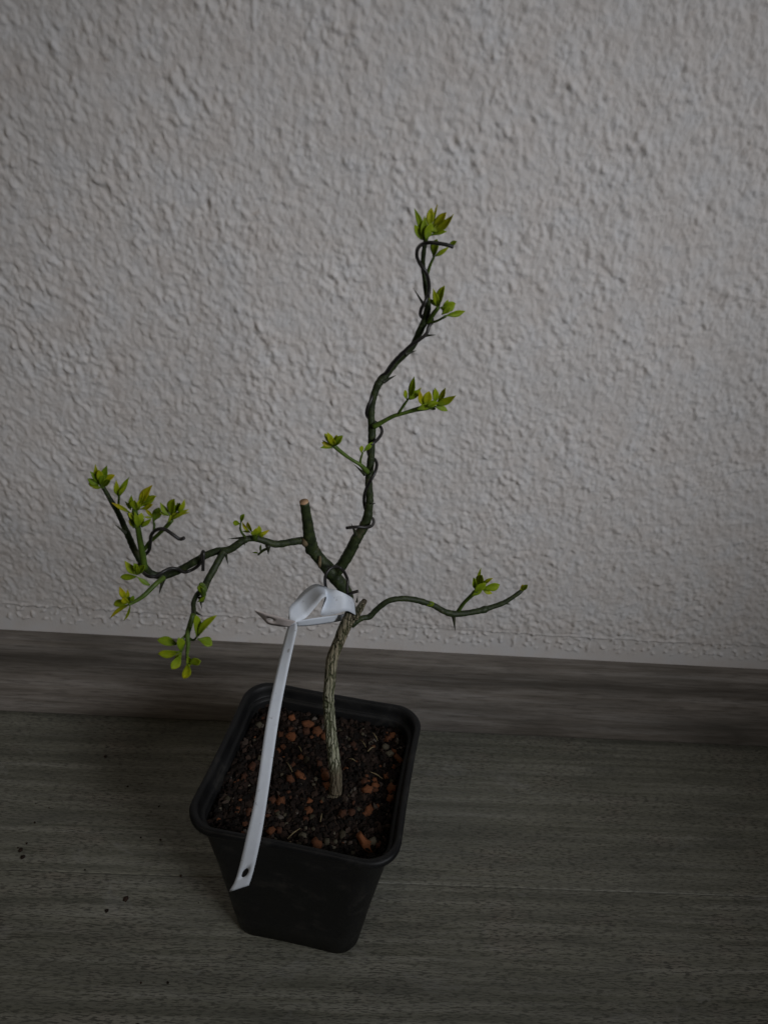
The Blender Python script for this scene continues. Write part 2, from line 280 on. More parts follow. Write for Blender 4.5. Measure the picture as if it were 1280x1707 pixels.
SHOOTS = [[[[[-0.09762,-0.176,0.29225,0.00083],[-0.09812,-0.1765,0.29414,0.00077],[-0.09815,-0.177,0.29604,0.00041]]],
 [[[-0.09869,-0.177,0.29435],[-0.0991,-0.17804,0.3028],0.00307,[-0.02591,-0.99206,-0.12305],-0.207,0.65],
 [[-0.09727,-0.177,0.29511],[-0.0947,-0.17701,0.30263],0.00293,[0.01637,-0.99984,-0.00711],0.054,0.06],
 [[-0.09871,-0.177,0.29415],[-0.10066,-0.17889,0.30019],0.00252,[0.51625,-0.85057,-0.10005],-0.196,0.07],
 [[-0.09888,-0.177,0.29367],[-0.1026,-0.17737,0.29657],0.00248,[0.555,-0.52726,0.6434],-0.116,0.12],
 [[-0.09813,-0.177,0.29259],[-0.10284,-0.1767,0.2941],0.00256,[0.25581,-0.40468,0.87795],-0.012,0.58],
 [[-0.09707,-0.177,0.29427],[-0.09284,-0.17536,0.29786],0.00302,[-0.2684,-0.7169,0.64344],-0.076,0.86],
 [[-0.09745,-0.177,0.29344],[-0.09329,-0.17805,0.29659],0.00272,[-0.51667,-0.73619,0.43712],0.24,0.31],
 [[-0.09781,-0.178,0.29512],[-0.09716,-0.1792,0.30143],0.00276,[0.43309,-0.87636,-0.21075],-0.027,0.64],
 [[-0.0974,-0.179,0.29479],[-0.09531,-0.17897,0.29919],0.00296,[-0.38871,-0.9015,0.19027],-0.126,0.06],
 [[-0.09916,-0.1758,0.29371],[-0.09622,-0.1764,0.29954],0.00182,[-0.22681,-0.97384,0.01368],-0.142,0.85],
 [[-0.09918,-0.1758,0.29351],[-0.10195,-0.17629,0.2959],0.00157,[0.41487,-0.85769,0.30372],0.115,0.55],
 [[-0.0986,-0.1758,0.29194],[-0.10182,-0.17671,0.29199],0.00133,[0.2485,-0.86322,0.43943],-0.226,0.73],
 [[-0.09792,-0.1758,0.2928],[-0.09628,-0.17624,0.29624],0.00154,[0.2925,-0.92132,-0.25614],0.107,0.81],
 [[-0.09865,-0.1758,0.29308],[-0.09669,-0.17553,0.29515],0.00185,[-0.38562,-0.79595,0.46665],0.189,0.39]]],
 [[[[-0.09263,-0.176,0.28237,0.00049],[-0.09204,-0.1765,0.28613,0.00048],[-0.09133,-0.177,0.28985,0.00042]]],
 [[[-0.09163,-0.177,0.28929],[-0.09136,-0.17797,0.29701],0.00267,[0.43921,-0.88942,-0.12663],0.017,0.68],
 [[-0.09113,-0.177,0.28953],[-0.08725,-0.17599,0.2983],0.00289,[0.55438,-0.8185,-0.15072],0.314,0.35],
 [[-0.09079,-0.178,0.28988],[-0.08779,-0.17856,0.29492],0.00166,[0.10219,-0.98027,-0.16918],-0.119,0.49]]],
 [[[[-0.08374,-0.178,0.25595,0.00139],[-0.08371,-0.1792,0.26419,0.0013],[-0.08378,-0.1804,0.27146,0.00122],[-0.08372,-0.1816,0.27853,0.0012],[-0.08377,-0.1828,0.28404,0.0013],[-0.08337,-0.184,0.28779,0.001]],
 [[-0.0776,-0.181,0.27686,0.00054],[-0.07744,-0.1805,0.27903,0.00048],[-0.07783,-0.18,0.28185,0.00036]],
 [[-0.08446,-0.183,0.27895,0.00078],[-0.08536,-0.183,0.28199,0.00089],[-0.08621,-0.183,0.28534,0.00065]]],
 [[[-0.08504,-0.184,0.28733],[-0.08395,-0.18504,0.29512],0.00209,[0.53842,-0.8223,-0.18418],0.3,0.4],
 [[-0.08563,-0.183,0.28538],[-0.09238,-0.18323,0.2896],0.00193,[0.11014,-0.98631,0.12273],-0.009,0.95],
 [[-0.08251,-0.185,0.28773],[-0.08243,-0.1857,0.29276],0.00418,[-0.12631,-0.98278,-0.13487],0.08,0.43],
 [[-0.08218,-0.184,0.28821],[-0.0805,-0.18355,0.29242],0.00355,[0.64352,-0.74442,-0.17813],-0.022,0.68],
 [[-0.08158,-0.183,0.28837],[-0.0761,-0.18487,0.2991],0.00393,[-0.48915,-0.86658,0.0989],-0.159,0.9],
 [[-0.08142,-0.184,0.29027],[-0.07969,-0.18354,0.29661],0.00231,[-0.42116,-0.88903,0.1796],-0.141,0.83],
 [[-0.07957,-0.184,0.29173],[-0.07423,-0.18488,0.29455],0.00276,[-0.42863,-0.6751,0.60043],0.116,0.53],
 [[-0.08134,-0.184,0.28793],[-0.0754,-0.18483,0.29061],0.00268,[-0.39124,-0.62932,0.67148],0.32,0.86],
 [[-0.08146,-0.184,0.27975],[-0.07723,-0.18358,0.28413],0.00212,[0.14628,-0.98813,-0.04691],0.273,0.46],
 [[-0.08165,-0.185,0.28101],[-0.08102,-0.18364,0.28607],0.00297,[0.46767,-0.86648,0.17462],-0.011,0.56],
 [[-0.08229,-0.186,0.28052],[-0.08265,-0.18657,0.28759],0.00276,[0.34409,-0.93719,-0.05715],-0.136,0.4],
 [[-0.07725,-0.181,0.28142],[-0.07527,-0.17942,0.28645],0.00395,[0.0898,-0.95994,0.26541],-0.184,0.2],
 [[-0.0773,-0.182,0.28336],[-0.08017,-0.18181,0.28701],0.00174,[-0.0044,-0.99882,0.04846],0.09,0.95],
 [[-0.08355,-0.185,0.28258],[-0.08539,-0.18501,0.28652],0.003,[0.80662,-0.45568,0.37646],-0.208,0.61],
 [[-0.08545,-0.1828,0.28664],[-0.08712,-0.1833,0.29061],0.00126,[0.35352,-0.93494,0.03027],-0.176,0.38],
 [[-0.08326,-0.1828,0.28646],[-0.08108,-0.18366,0.28983],0.00268,[-0.53765,-0.83235,0.1346],-0.044,0.54],
 [[-0.08165,-0.1828,0.28826],[-0.07496,-0.18432,0.29382],0.00251,[0.08462,-0.9303,-0.35691],-0.033,0.56],
 [[-0.07996,-0.1828,0.29106],[-0.07746,-0.18382,0.2951],0.00171,[0.25208,-0.88948,-0.38115],0.061,0.65],
 [[-0.08186,-0.1828,0.27902],[-0.08034,-0.18288,0.2831],0.00128,[0.25081,-0.9614,-0.11314],0.118,0.58],
 [[-0.08337,-0.1828,0.27856],[-0.08631,-0.18376,0.28245],0.00173,[0.56274,-0.79471,0.2275],-0.037,0.72],
 [[-0.07705,-0.1828,0.28384],[-0.08033,-0.18361,0.28441],0.00095,[0.28989,-0.74772,0.5974],-0.043,0.53]]],
 [[[[-0.08315,-0.178,0.26531,0.00081],[-0.08006,-0.18,0.2704,0.0008],[-0.07616,-0.182,0.27509,0.00079],[-0.07169,-0.184,0.28064,0.00083],[-0.06886,-0.186,0.28487,0.00088]]],
 [[[-0.06931,-0.186,0.28687],[-0.07318,-0.18486,0.29179],0.00259,[0.48999,-0.68178,0.54322],0.335,0.35],
 [[-0.06873,-0.186,0.28691],[-0.06671,-0.18798,0.29556],0.00414,[-0.37832,-0.91766,-0.12156],-0.047,0.47],
 [[-0.06603,-0.186,0.28845],[-0.06288,-0.1862,0.29423],0.00261,[0.47866,-0.82891,-0.28948],-0.249,0.61],
 [[-0.06785,-0.186,0.28697],[-0.06216,-0.18444,0.2894],0.00203,[-0.02486,-0.81265,0.58223],0.251,0.64],
 [[-0.06857,-0.187,0.2856],[-0.06131,-0.18897,0.29064],0.0015,[-0.43412,-0.85235,0.29163],-0.13,0.71],
 [[-0.07041,-0.187,0.28398],[-0.06612,-0.18558,0.28854],0.00225,[-0.04206,-0.94216,0.33251],-0.198,0.64],
 [[-0.06809,-0.185,0.28707],[-0.06581,-0.18361,0.29183],0.00234,[0.36285,-0.92677,0.09715],0.196,0.46],
 [[-0.06965,-0.1848,0.28617],[-0.07321,-0.18584,0.28776],0.00179,[0.46953,-0.42477,0.77403],0.234,0.29],
 [[-0.06635,-0.1848,0.28775],[-0.06662,-0.18374,0.2918],0.00146,[-0.19023,-0.95276,0.23678],0.079,0.53],
 [[-0.06919,-0.1848,0.2843],[-0.06469,-0.18485,0.28944],0.0011,[0.28072,-0.92552,-0.25421],0.01,0.65],
 [[-0.06815,-0.1848,0.28695],[-0.06847,-0.18534,0.29101],0.00147,[0.01349,-0.99125,-0.13131],0.102,0.38]]],
 [[[[-0.07764,-0.173,0.24839,0.0011],[-0.08009,-0.17725,0.24764,0.00103],[-0.0839,-0.1815,0.2447,0.00102],[-0.08612,-0.18575,0.24477,0.00082],[-0.08774,-0.19,0.24571,0.00056]]],
 [[[-0.08896,-0.189,0.24695],[-0.09064,-0.1901,0.25417],0.00277,[0.43907,-0.8978,-0.03436],-0.171,0.95],
 [[-0.08844,-0.189,0.24599],[-0.09482,-0.18759,0.24344],0.00348,[-0.31587,-0.90283,0.29175],0.1,0.46],
 [[-0.08759,-0.189,0.24529],[-0.09746,-0.18661,0.23548],0.00185,[-0.27107,-0.9618,0.0381],0.051,0.92],
 [[-0.08746,-0.189,0.24667],[-0.08584,-0.18901,0.24968],0.00197,[-0.00881,-0.99996,0.00084],0.014,0.02],
 [[-0.08751,-0.19,0.24626],[-0.08964,-0.19086,0.24978],0.00328,[0.13314,-0.97836,-0.15836],-0.147,0.8],
 [[-0.08001,-0.185,0.25245],[-0.0849,-0.18527,0.25665],0.0022,[0.54913,-0.58199,0.59979],0.084,0.1],
 [[-0.0846,-0.185,0.25745],[-0.0889,-0.1861,0.26476],0.00353,[0.56309,-0.79884,0.21163],0.083,0.6],
 [[-0.08518,-0.185,0.25644],[-0.09214,-0.18394,0.25509],0.0033,[-0.16046,-0.98539,0.05707],0.086,0.4],
 [[-0.08448,-0.186,0.25828],[-0.08012,-0.187,0.26379],0.00312,[-0.43429,-0.88177,0.18403],0.213,0.3],
 [[-0.0894,-0.1878,0.24604],[-0.08831,-0.18809,0.252],0.00174,[0.35596,-0.92793,-0.11066],0.053,0.84],
 [[-0.08803,-0.1878,0.24437],[-0.09098,-0.18808,0.23599],0.00137,[-0.43114,-0.88393,0.18108],0.17,0.57],
 [[-0.08832,-0.1878,0.24458],[-0.08828,-0.18798,0.24835],0.00165,[0.2451,-0.96831,-0.04794],-0.015,0.34],
 [[-0.08363,-0.1878,0.25942],[-0.08511,-0.18736,0.26472],0.00232,[0.69925,-0.66942,0.25084],0.288,0.25],
 [[-0.08386,-0.1878,0.25955],[-0.08303,-0.18852,0.26473],0.00207,[-0.23183,-0.96783,-0.09774],0.031,0.46]]],
 [[[[-0.05856,-0.184,0.25078,0.00188],[-0.05858,-0.186,0.25485,0.00112],[-0.05869,-0.188,0.25661,0.00031]],
 [[-0.05841,-0.187,0.24719,0.00075],[-0.05738,-0.188,0.25181,0.00105],[-0.05731,-0.189,0.25554,0.0008]]],
 [[[-0.05775,-0.189,0.25251],[-0.05889,-0.18846,0.25669],0.00303,[-0.17644,-0.98111,0.07933],0.281,0.2],
 [[-0.0601,-0.189,0.24816],[-0.05668,-0.18993,0.25174],0.00148,[-0.24147,-0.9702,-0.02009],-0.116,0.2]]],
 [[[[-0.06015,-0.196,0.2473,0.00103],[-0.06093,-0.1992,0.24402,0.00109],[-0.06128,-0.2024,0.24197,0.00102],[-0.06047,-0.2056,0.23929,0.00084],[-0.06021,-0.2088,0.2374,0.00065],[-0.05946,-0.212,0.2356,0.00047]],
 [[-0.06176,-0.201,0.24119,0.00061],[-0.06333,-0.2035,0.24028,0.00054],[-0.06513,-0.206,0.23992,0.00036]],
 [[-0.06156,-0.201,0.23928,0.00055],[-0.05926,-0.202,0.23886,0.00049],[-0.0571,-0.203,0.24198,0.00036]],
 [[-0.06242,-0.204,0.2386,0.0006],[-0.06271,-0.208,0.23809,0.00054],[-0.06265,-0.212,0.23806,0.00035]]],
 [[[-0.0571,-0.205,0.24299],[-0.05715,-0.20404,0.25326],0.00379,[0.77032,-0.63446,0.06379],-0.008,0.4],
 [[-0.05647,-0.205,0.24364],[-0.04931,-0.20578,0.2544],0.00309,[-0.38634,-0.90219,0.19182],-0.195,0.5],
 [[-0.05628,-0.207,0.24377],[-0.05041,-0.20771,0.24157],0.00424,[0.21654,-0.59663,0.77276],0.025,0.25],
 [[-0.06438,-0.208,0.2414],[-0.07201,-0.20717,0.24239],0.00394,[-0.01792,-0.82981,0.55775],0.06,0.25],
 [[-0.06274,-0.209,0.23855],[-0.06258,-0.20982,0.24579],0.00381,[0.77411,-0.62691,-0.08795],-0.182,0.3],
 [[-0.06189,-0.213,0.24199],[-0.07036,-0.21105,0.23925],0.00368,[-0.29703,-0.91668,0.26734],0.276,0.55],
 [[-0.06142,-0.214,0.24099],[-0.0646,-0.21576,0.23588],0.004,[0.24681,-0.95325,0.17435],0.294,0.5],
 [[-0.05837,-0.214,0.23681],[-0.05315,-0.21518,0.24016],0.00368,[-0.30399,-0.9422,0.14091],0.242,0.4],
 [[-0.05876,-0.215,0.23826],[-0.06033,-0.2139,0.23011],0.00368,[-0.13569,-0.98501,-0.10648],0.318,0.7],
 [[-0.0591,-0.213,0.24029],[-0.05824,-0.21336,0.23534],0.00248,[0.30785,-0.94349,0.12267],0.059,0.4],
 [[-0.06133,-0.213,0.24165],[-0.06385,-0.21311,0.2378],0.00254,[0.01,-0.99973,0.02105],-0.083,0.5]]],
 [[[[-0.04442,-0.161,0.26397,0.00056],[-0.04553,-0.16233,0.26663,0.0005],[-0.04602,-0.16367,0.26961,0.00044],[-0.04564,-0.165,0.27294,0.00032]]],
 [[[-0.04596,-0.165,0.27273],[-0.04883,-0.16451,0.27312],0.00275,[-0.14513,-0.97477,0.16956],0.287,0.4],
 [[-0.04553,-0.165,0.27295],[-0.04404,-0.16573,0.278],0.00227,[-0.59615,-0.80059,0.06045],-0.094,0.09]]],
 [[[[-0.04044,-0.16,0.26234,0.00123],[-0.04001,-0.162,0.26553,0.00138],[-0.03991,-0.164,0.26833,0.00071]]],
 [[[-0.04171,-0.164,0.26821],[-0.04519,-0.16374,0.27287],0.00161,[0.04399,-0.9952,0.0874],-0.091,0.95],
 [[-0.0409,-0.164,0.26763],[-0.04201,-0.16564,0.27525],0.00245,[-0.32118,-0.91511,-0.24374],0.347,0.9],
 [[-0.03938,-0.164,0.26677],[-0.03772,-0.16433,0.27167],0.00298,[0.42074,-0.88415,-0.20311],-0.224,0.62],
 [[-0.03845,-0.164,0.26684],[-0.03346,-0.16338,0.2695],0.00221,[0.16302,-0.9837,-0.07592],-0.093,0.97],
 [[-0.04021,-0.165,0.26732],[-0.03886,-0.16581,0.27169],0.00383,[0.43265,-0.85319,-0.29135],0.069,0.63],
 [[-0.03764,-0.164,0.26658],[-0.03593,-0.16443,0.26823],0.00233,[-0.40912,-0.89254,0.18975],-0.088,0.67],
 [[-0.04189,-0.1628,0.26748],[-0.04526,-0.16287,0.26785],0.00115,[0.10868,-0.38516,0.91643],0.059,0.21],
 [[-0.03956,-0.1628,0.26604],[-0.04039,-0.16298,0.26901],0.00159,[0.30167,-0.95308,0.02506],0.251,0.77],
 [[-0.04054,-0.1628,0.26597],[-0.03839,-0.16327,0.26767],0.00219,[-0.5363,-0.68962,0.48664],0.279,0.35]]],
 [[[[-0.03486,-0.158,0.25687,0.00057],[-0.03753,-0.155,0.25358,0.00063],[-0.0401,-0.152,0.24917,0.00041]]],
 [[[-0.03925,-0.153,0.25104],[-0.03861,-0.15251,0.25535],0.0011,[-0.39362,-0.90496,0.16157],0.344,0.1],
 [[-0.03983,-0.153,0.25066],[-0.04296,-0.15212,0.25036],0.00081,[-0.21525,-0.48444,0.84793],-0.241,0.1]]],
 [[[[0.00778,-0.148,0.29234,0.00115],[0.00608,-0.1492,0.29472,0.00114],[0.00393,-0.1504,0.29734,0.00085],[-0.00018,-0.1516,0.30023,0.00073],[-0.00395,-0.1528,0.30334,0.00084],[-0.00796,-0.154,0.30722,0.00094]],
 [[0.00395,-0.149,0.29668,0.00051],[0.00378,-0.15,0.29965,0.00051],[0.00456,-0.151,0.30357,0.00034]]],
 [[[-0.00849,-0.154,0.30682],[-0.01203,-0.15364,0.31226],0.00279,[0.54996,-0.73002,0.40573],0.008,0.6],
 [[-0.00821,-0.155,0.30776],[-0.01067,-0.15684,0.31417],0.00286,[0.47158,-0.87892,-0.07152],-0.021,0.7],
 [[-0.00796,-0.154,0.30722],[-0.00703,-0.1541,0.31234],0.00257,[0.521,-0.84629,-0.11113],0.166,0.6],
 [[-0.00765,-0.155,0.3075],[-0.00478,-0.15668,0.31301],0.00318,[-0.61042,-0.78821,0.07826],-0.248,0.27],
 [[-0.00849,-0.154,0.3067],[-0.01293,-0.15454,0.30853],0.00216,[0.17138,-0.97683,0.12818],-0.056,0.98],
 [[-0.00829,-0.154,0.30599],[-0.01329,-0.15567,0.30661],0.00213,[0.28346,-0.55976,0.77867],-0.14,0.22],
 [[-0.00763,-0.156,0.30824],[-0.00884,-0.15639,0.31129],0.00339,[-0.2733,-0.93468,-0.22736],-0.083,0.8],
 [[-0.00853,-0.1528,0.30629],[-0.01279,-0.15191,0.30848],0.00171,[-0.1986,-0.98001,0.01169],0.102,0.26],
 [[-0.00799,-0.1528,0.30669],[-0.00632,-0.1527,0.30963],0.00131,[-0.11678,-0.98815,0.09958],0.2,0.36],
 [[-0.00853,-0.1528,0.30617],[-0.01048,-0.1534,0.30967],0.00133,[0.41343,-0.90742,0.07529],-0.163,0.55],
 [[-0.00772,-0.1528,0.30683],[-0.00723,-0.15282,0.30931],0.00182,[-0.05361,-0.99856,0.0017],0.251,0.3],
 [[0.00414,-0.151,0.30323],[0.00358,-0.15043,0.30649],0.00222,[0.4315,-0.8737,0.22461],0.286,0.58],
 [[0.00477,-0.151,0.30389],[0.00839,-0.15047,0.30831],0.00233,[0.03437,-0.99528,0.0908],-0.112,0.1]]],
 [[[[0.00846,-0.146,0.31369,0.00129],[0.01215,-0.147,0.31664,0.00095],[0.01632,-0.148,0.31983,0.00088],[0.02054,-0.149,0.32188,0.00082],[0.02523,-0.15,0.32418,0.00098],[0.02938,-0.151,0.32579,0.0012],[0.03268,-0.152,0.32738,0.00081]],
 [[0.01835,-0.149,0.32172,0.0006],[0.02011,-0.1505,0.3259,0.0006],[0.02162,-0.152,0.32942,0.00038]]],
 [[[0.02162,-0.152,0.32942],[0.02265,-0.15505,0.33982],0.00334,[-0.59072,-0.78821,-0.17253],-0.034,0.3],
 [[0.02107,-0.152,0.32898],[0.01953,-0.15316,0.33345],0.00214,[0.51203,-0.85769,-0.04679],0.127,0.56],
 [[0.02185,-0.153,0.3294],[0.02603,-0.15266,0.33353],0.00339,[-0.00466,-0.99627,0.08617],0.044,0.4],
 [[0.02842,-0.152,0.3265],[0.0253,-0.15451,0.33434],0.0026,[0.48726,-0.86924,-0.08367],0.199,1.0],
 [[0.02884,-0.153,0.32708],[0.02962,-0.15315,0.33374],0.00412,[-0.10272,-0.99466,-0.01016],0.146,0.8],
 [[0.03262,-0.152,0.32795],[0.0319,-0.15398,0.33531],0.00312,[0.2358,-0.94407,-0.23048],-0.099,0.5],
 [[0.03316,-0.152,0.32799],[0.03615,-0.15439,0.3361],0.00264,[-0.58259,-0.81238,-0.02488],0.188,0.7],
 [[0.03308,-0.153,0.32796],[0.04044,-0.15501,0.33375],0.0036,[-0.19694,-0.97633,-0.08943],0.335,0.6],
 [[0.0329,-0.153,0.3272],[0.03806,-0.15315,0.32575],0.00255,[0.09643,-0.89472,0.43609],0.037,0.3],
 [[0.02549,-0.153,0.32534],[0.03074,-0.15246,0.32741],0.00305,[0.08156,-0.99534,0.0515],0.12,0.3],
 [[0.02959,-0.154,0.32705],[0.03366,-0.15367,0.3295],0.00334,[-0.36875,-0.61682,0.69538],-0.162,0.4],
 [[0.02171,-0.1508,0.32899],[0.02629,-0.15264,0.33478],0.00185,[-0.39178,-0.9199,0.0172],0.041,0.63],
 [[0.02202,-0.1508,0.32861],[0.0227,-0.15086,0.3332],0.00206,[-0.17609,-0.9843,0.01245],0.03,0.4],
 [[0.02907,-0.1508,0.32627],[0.02622,-0.15218,0.33084],0.00257,[0.20214,-0.96548,-0.16429],-0.076,0.42],
 [[0.0333,-0.1508,0.32755],[0.03161,-0.15194,0.33454],0.00169,[-0.35402,-0.90574,-0.23303],0.317,0.51],
 [[0.03316,-0.1508,0.32639],[0.03636,-0.15139,0.32697],0.0016,[-0.24403,-0.83826,0.48761],0.112,0.72],
 [[0.02994,-0.1508,0.32587],[0.0337,-0.14994,0.32489],0.00179,[0.28313,-0.91466,0.28852],-0.235,0.36]]],
 [[[[0.02694,-0.143,0.35844,0.00083],[0.02821,-0.1455,0.36222,0.00102],[0.03002,-0.148,0.36617,0.00081]],
 [[0.02736,-0.143,0.35847,0.00062],[0.03005,-0.146,0.36024,0.00049],[0.03332,-0.149,0.36325,0.00052]]],
 [[[0.02968,-0.148,0.36634],[0.0269,-0.15052,0.37352],0.00282,[0.08227,-0.94977,-0.30195],0.02,0.6],
 [[0.03007,-0.149,0.3668],[0.03108,-0.15027,0.37494],0.00352,[-0.58085,-0.81215,-0.05503],-0.044,0.5],
 [[0.03074,-0.149,0.36625],[0.03626,-0.14987,0.36825],0.00452,[-0.06725,-0.96987,-0.23417],-0.249,0.4],
 [[0.03252,-0.149,0.36319],[0.04095,-0.14781,0.36511],0.00312,[0.17196,-0.9732,-0.15268],-0.178,0.4],
 [[0.03207,-0.147,0.36328],[0.03358,-0.14543,0.36884],0.00224,[0.17492,-0.95891,0.22335],0.291,0.4],
 [[0.03133,-0.15,0.36394],[0.0345,-0.15074,0.36713],0.00242,[-0.38821,-0.90451,0.17651],-0.014,0.35],
 [[0.0298,-0.1468,0.36607],[0.02585,-0.14841,0.36979],0.00202,[-0.08873,-0.87593,-0.4742],0.251,0.39],
 [[0.03098,-0.1468,0.36576],[0.03467,-0.14705,0.36474],0.00263,[0.05091,-0.91044,0.41049],0.214,0.88],
 [[0.03209,-0.1468,0.36323],[0.03611,-0.14562,0.36571],0.00159,[0.35968,-0.92212,-0.14254],0.08,0.64]]],
 [[[[0.02454,-0.145,0.37746,0.00072],[0.02516,-0.147,0.38149,0.00059],[0.02613,-0.149,0.38489,0.00047]]],
 [[[0.02591,-0.149,0.38469],[0.02681,-0.14818,0.39106],0.00395,[-0.62275,-0.76022,0.18509],0.189,0.3],
 [[0.0264,-0.15,0.38526],[0.03121,-0.15037,0.38917],0.00199,[0.04851,-0.98713,-0.15239],0.137,0.6],
 [[0.03081,-0.149,0.38875],[0.03397,-0.14965,0.39087],0.00216,[-0.48738,-0.71031,0.50786],0.306,0.3]]],
 [[[[0.02251,-0.146,0.38951,0.00085],[0.02268,-0.147,0.39167,0.00104],[0.02298,-0.148,0.39364,0.00096],[0.02354,-0.149,0.39488,0.00046]]],
 [[[0.0207,-0.148,0.39039],[0.01699,-0.15116,0.40113],0.00245,[0.02694,-0.96163,-0.27304],-0.044,0.3],
 [[0.02045,-0.149,0.39076],[0.01737,-0.14993,0.39566],0.00248,[0.34714,-0.93694,0.04041],0.336,0.4],
 [[0.02225,-0.149,0.39083],[0.02102,-0.15055,0.39891],0.00349,[0.16758,-0.97253,-0.16155],-0.069,0.3],
 [[0.02366,-0.148,0.39441],[0.02326,-0.1479,0.40159],0.00311,[-0.21311,-0.97703,0.00097],-0.15,0.75],
 [[0.02391,-0.149,0.3933],[0.03179,-0.15171,0.40025],0.00331,[-0.49857,-0.83279,0.24058],0.294,0.75],
 [[0.02414,-0.148,0.39355],[0.02916,-0.14824,0.40033],0.00365,[-0.40508,-0.87403,0.26829],0.294,0.8],
 [[0.02395,-0.15,0.39397],[0.03064,-0.14784,0.39671],0.00283,[0.17666,-0.935,0.30751],-0.166,0.75],
 [[0.02383,-0.149,0.39221],[0.02954,-0.15041,0.39435],0.00254,[-0.38497,-0.75438,0.5317],-0.045,0.3],
 [[0.02481,-0.147,0.39688],[0.0252,-0.14894,0.40317],0.00094,[-0.44289,-0.86395,-0.23965],-0.095,0.95],
 [[0.02238,-0.15,0.3908],[0.02365,-0.14987,0.39678],0.00388,[0.38273,-0.92187,-0.06065],0.2,0.35],
 [[0.02133,-0.149,0.39039],[0.02047,-0.14938,0.3947],0.00229,[-0.14045,-0.98347,-0.1143],0.065,0.4],
 [[0.02079,-0.1468,0.39022],[0.02215,-0.14659,0.3985],0.00155,[-0.26507,-0.96182,0.0681],0.162,0.55],
 [[0.02243,-0.1468,0.39053],[0.01906,-0.14632,0.39611],0.00214,[-0.11245,-0.99349,0.01799],-0.063,0.47],
 [[0.02409,-0.1468,0.39302],[0.0275,-0.14546,0.3993],0.00234,[0.47912,-0.87466,-0.07351],0.044,0.73],
 [[0.02423,-0.1468,0.39358],[0.0276,-0.14558,0.39795],0.00216,[0.47522,-0.87108,-0.12407],-0.101,0.78],
 [[0.02482,-0.1468,0.39686],[0.02326,-0.14798,0.40067],0.00061,[0.44112,-0.8923,-0.09598],0.171,0.88],
 [[0.0215,-0.1468,0.39009],[0.02214,-0.14776,0.39349],0.00143,[-0.06661,-0.96322,-0.26032],-0.227,0.2]]],
 [[[[0.05861,-0.138,0.21304,0.00105],[0.06037,-0.14,0.21964,0.00096],[0.06292,-0.142,0.22568,0.00103],[0.06515,-0.144,0.23063,0.00133]]],
 [[[0.06485,-0.144,0.23109],[0.06213,-0.14328,0.23766],0.00401,[0.53026,-0.79062,0.30617],0.126,0.4],
 [[0.06573,-0.143,0.23187],[0.06546,-0.14307,0.24397],0.00183,[-0.28895,-0.95727,-0.01192],0.208,0.5],
 [[0.06549,-0.145,0.23279],[0.06607,-0.14714,0.24288],0.0046,[-0.54925,-0.82319,-0.14381],0.316,0.5],
 [[0.06786,-0.144,0.23367],[0.071,-0.14524,0.23916],0.00208,[-0.72125,-0.63859,0.26835],-0.249,0.79],
 [[0.06712,-0.145,0.23243],[0.07553,-0.14501,0.23537],0.00516,[0.00407,-0.9999,-0.01357],-0.083,0.4],
 [[0.06327,-0.146,0.23097],[0.06808,-0.14704,0.23722],0.00419,[-0.18318,-0.98281,-0.02308],-0.105,0.35],
 [[0.06266,-0.145,0.22783],[0.06724,-0.14505,0.23152],0.00249,[-0.3295,-0.85572,0.39897],-0.232,0.3],
 [[0.06512,-0.1428,0.23025],[0.06577,-0.14291,0.23521],0.00211,[-0.08537,-0.99629,-0.01096],0.002,0.22],
 [[0.066,-0.1428,0.23127],[0.06889,-0.14296,0.2362],0.00287,[-0.22871,-0.96801,0.10321],0.181,0.46],
 [[0.06764,-0.1428,0.2309],[0.07362,-0.14204,0.22795],0.00257,[0.30034,-0.87305,0.38415],-0.127,0.76],
 [[0.06314,-0.1428,0.22627],[0.06486,-0.14374,0.23161],0.00165,[-0.15426,-0.98044,-0.12221],-0.073,0.36]]],
 [[[[0.0897,-0.132,0.22249,0.00106],[0.09083,-0.132,0.22456,0.00098],[0.0914,-0.132,0.22599,0.00049]]],
 [[[0.08953,-0.133,0.22339],[0.09066,-0.13182,0.22759],0.0019,[-0.31816,-0.88702,0.33461],-0.138,1.0],
 [[0.09027,-0.133,0.22384],[0.09253,-0.134,0.22904],0.0026,[-0.61936,-0.77601,0.11917],0.149,0.4]]],
 [[[[0.04091,-0.142,0.21978,0.00079],[0.04326,-0.1425,0.21982,0.00159],[0.04493,-0.143,0.22031,0.00087]]],
 [[[0.04156,-0.144,0.21984],[0.04506,-0.14296,0.22127],0.0028,[-0.2219,-0.44409,0.86807],-0.014,0.3]]]]
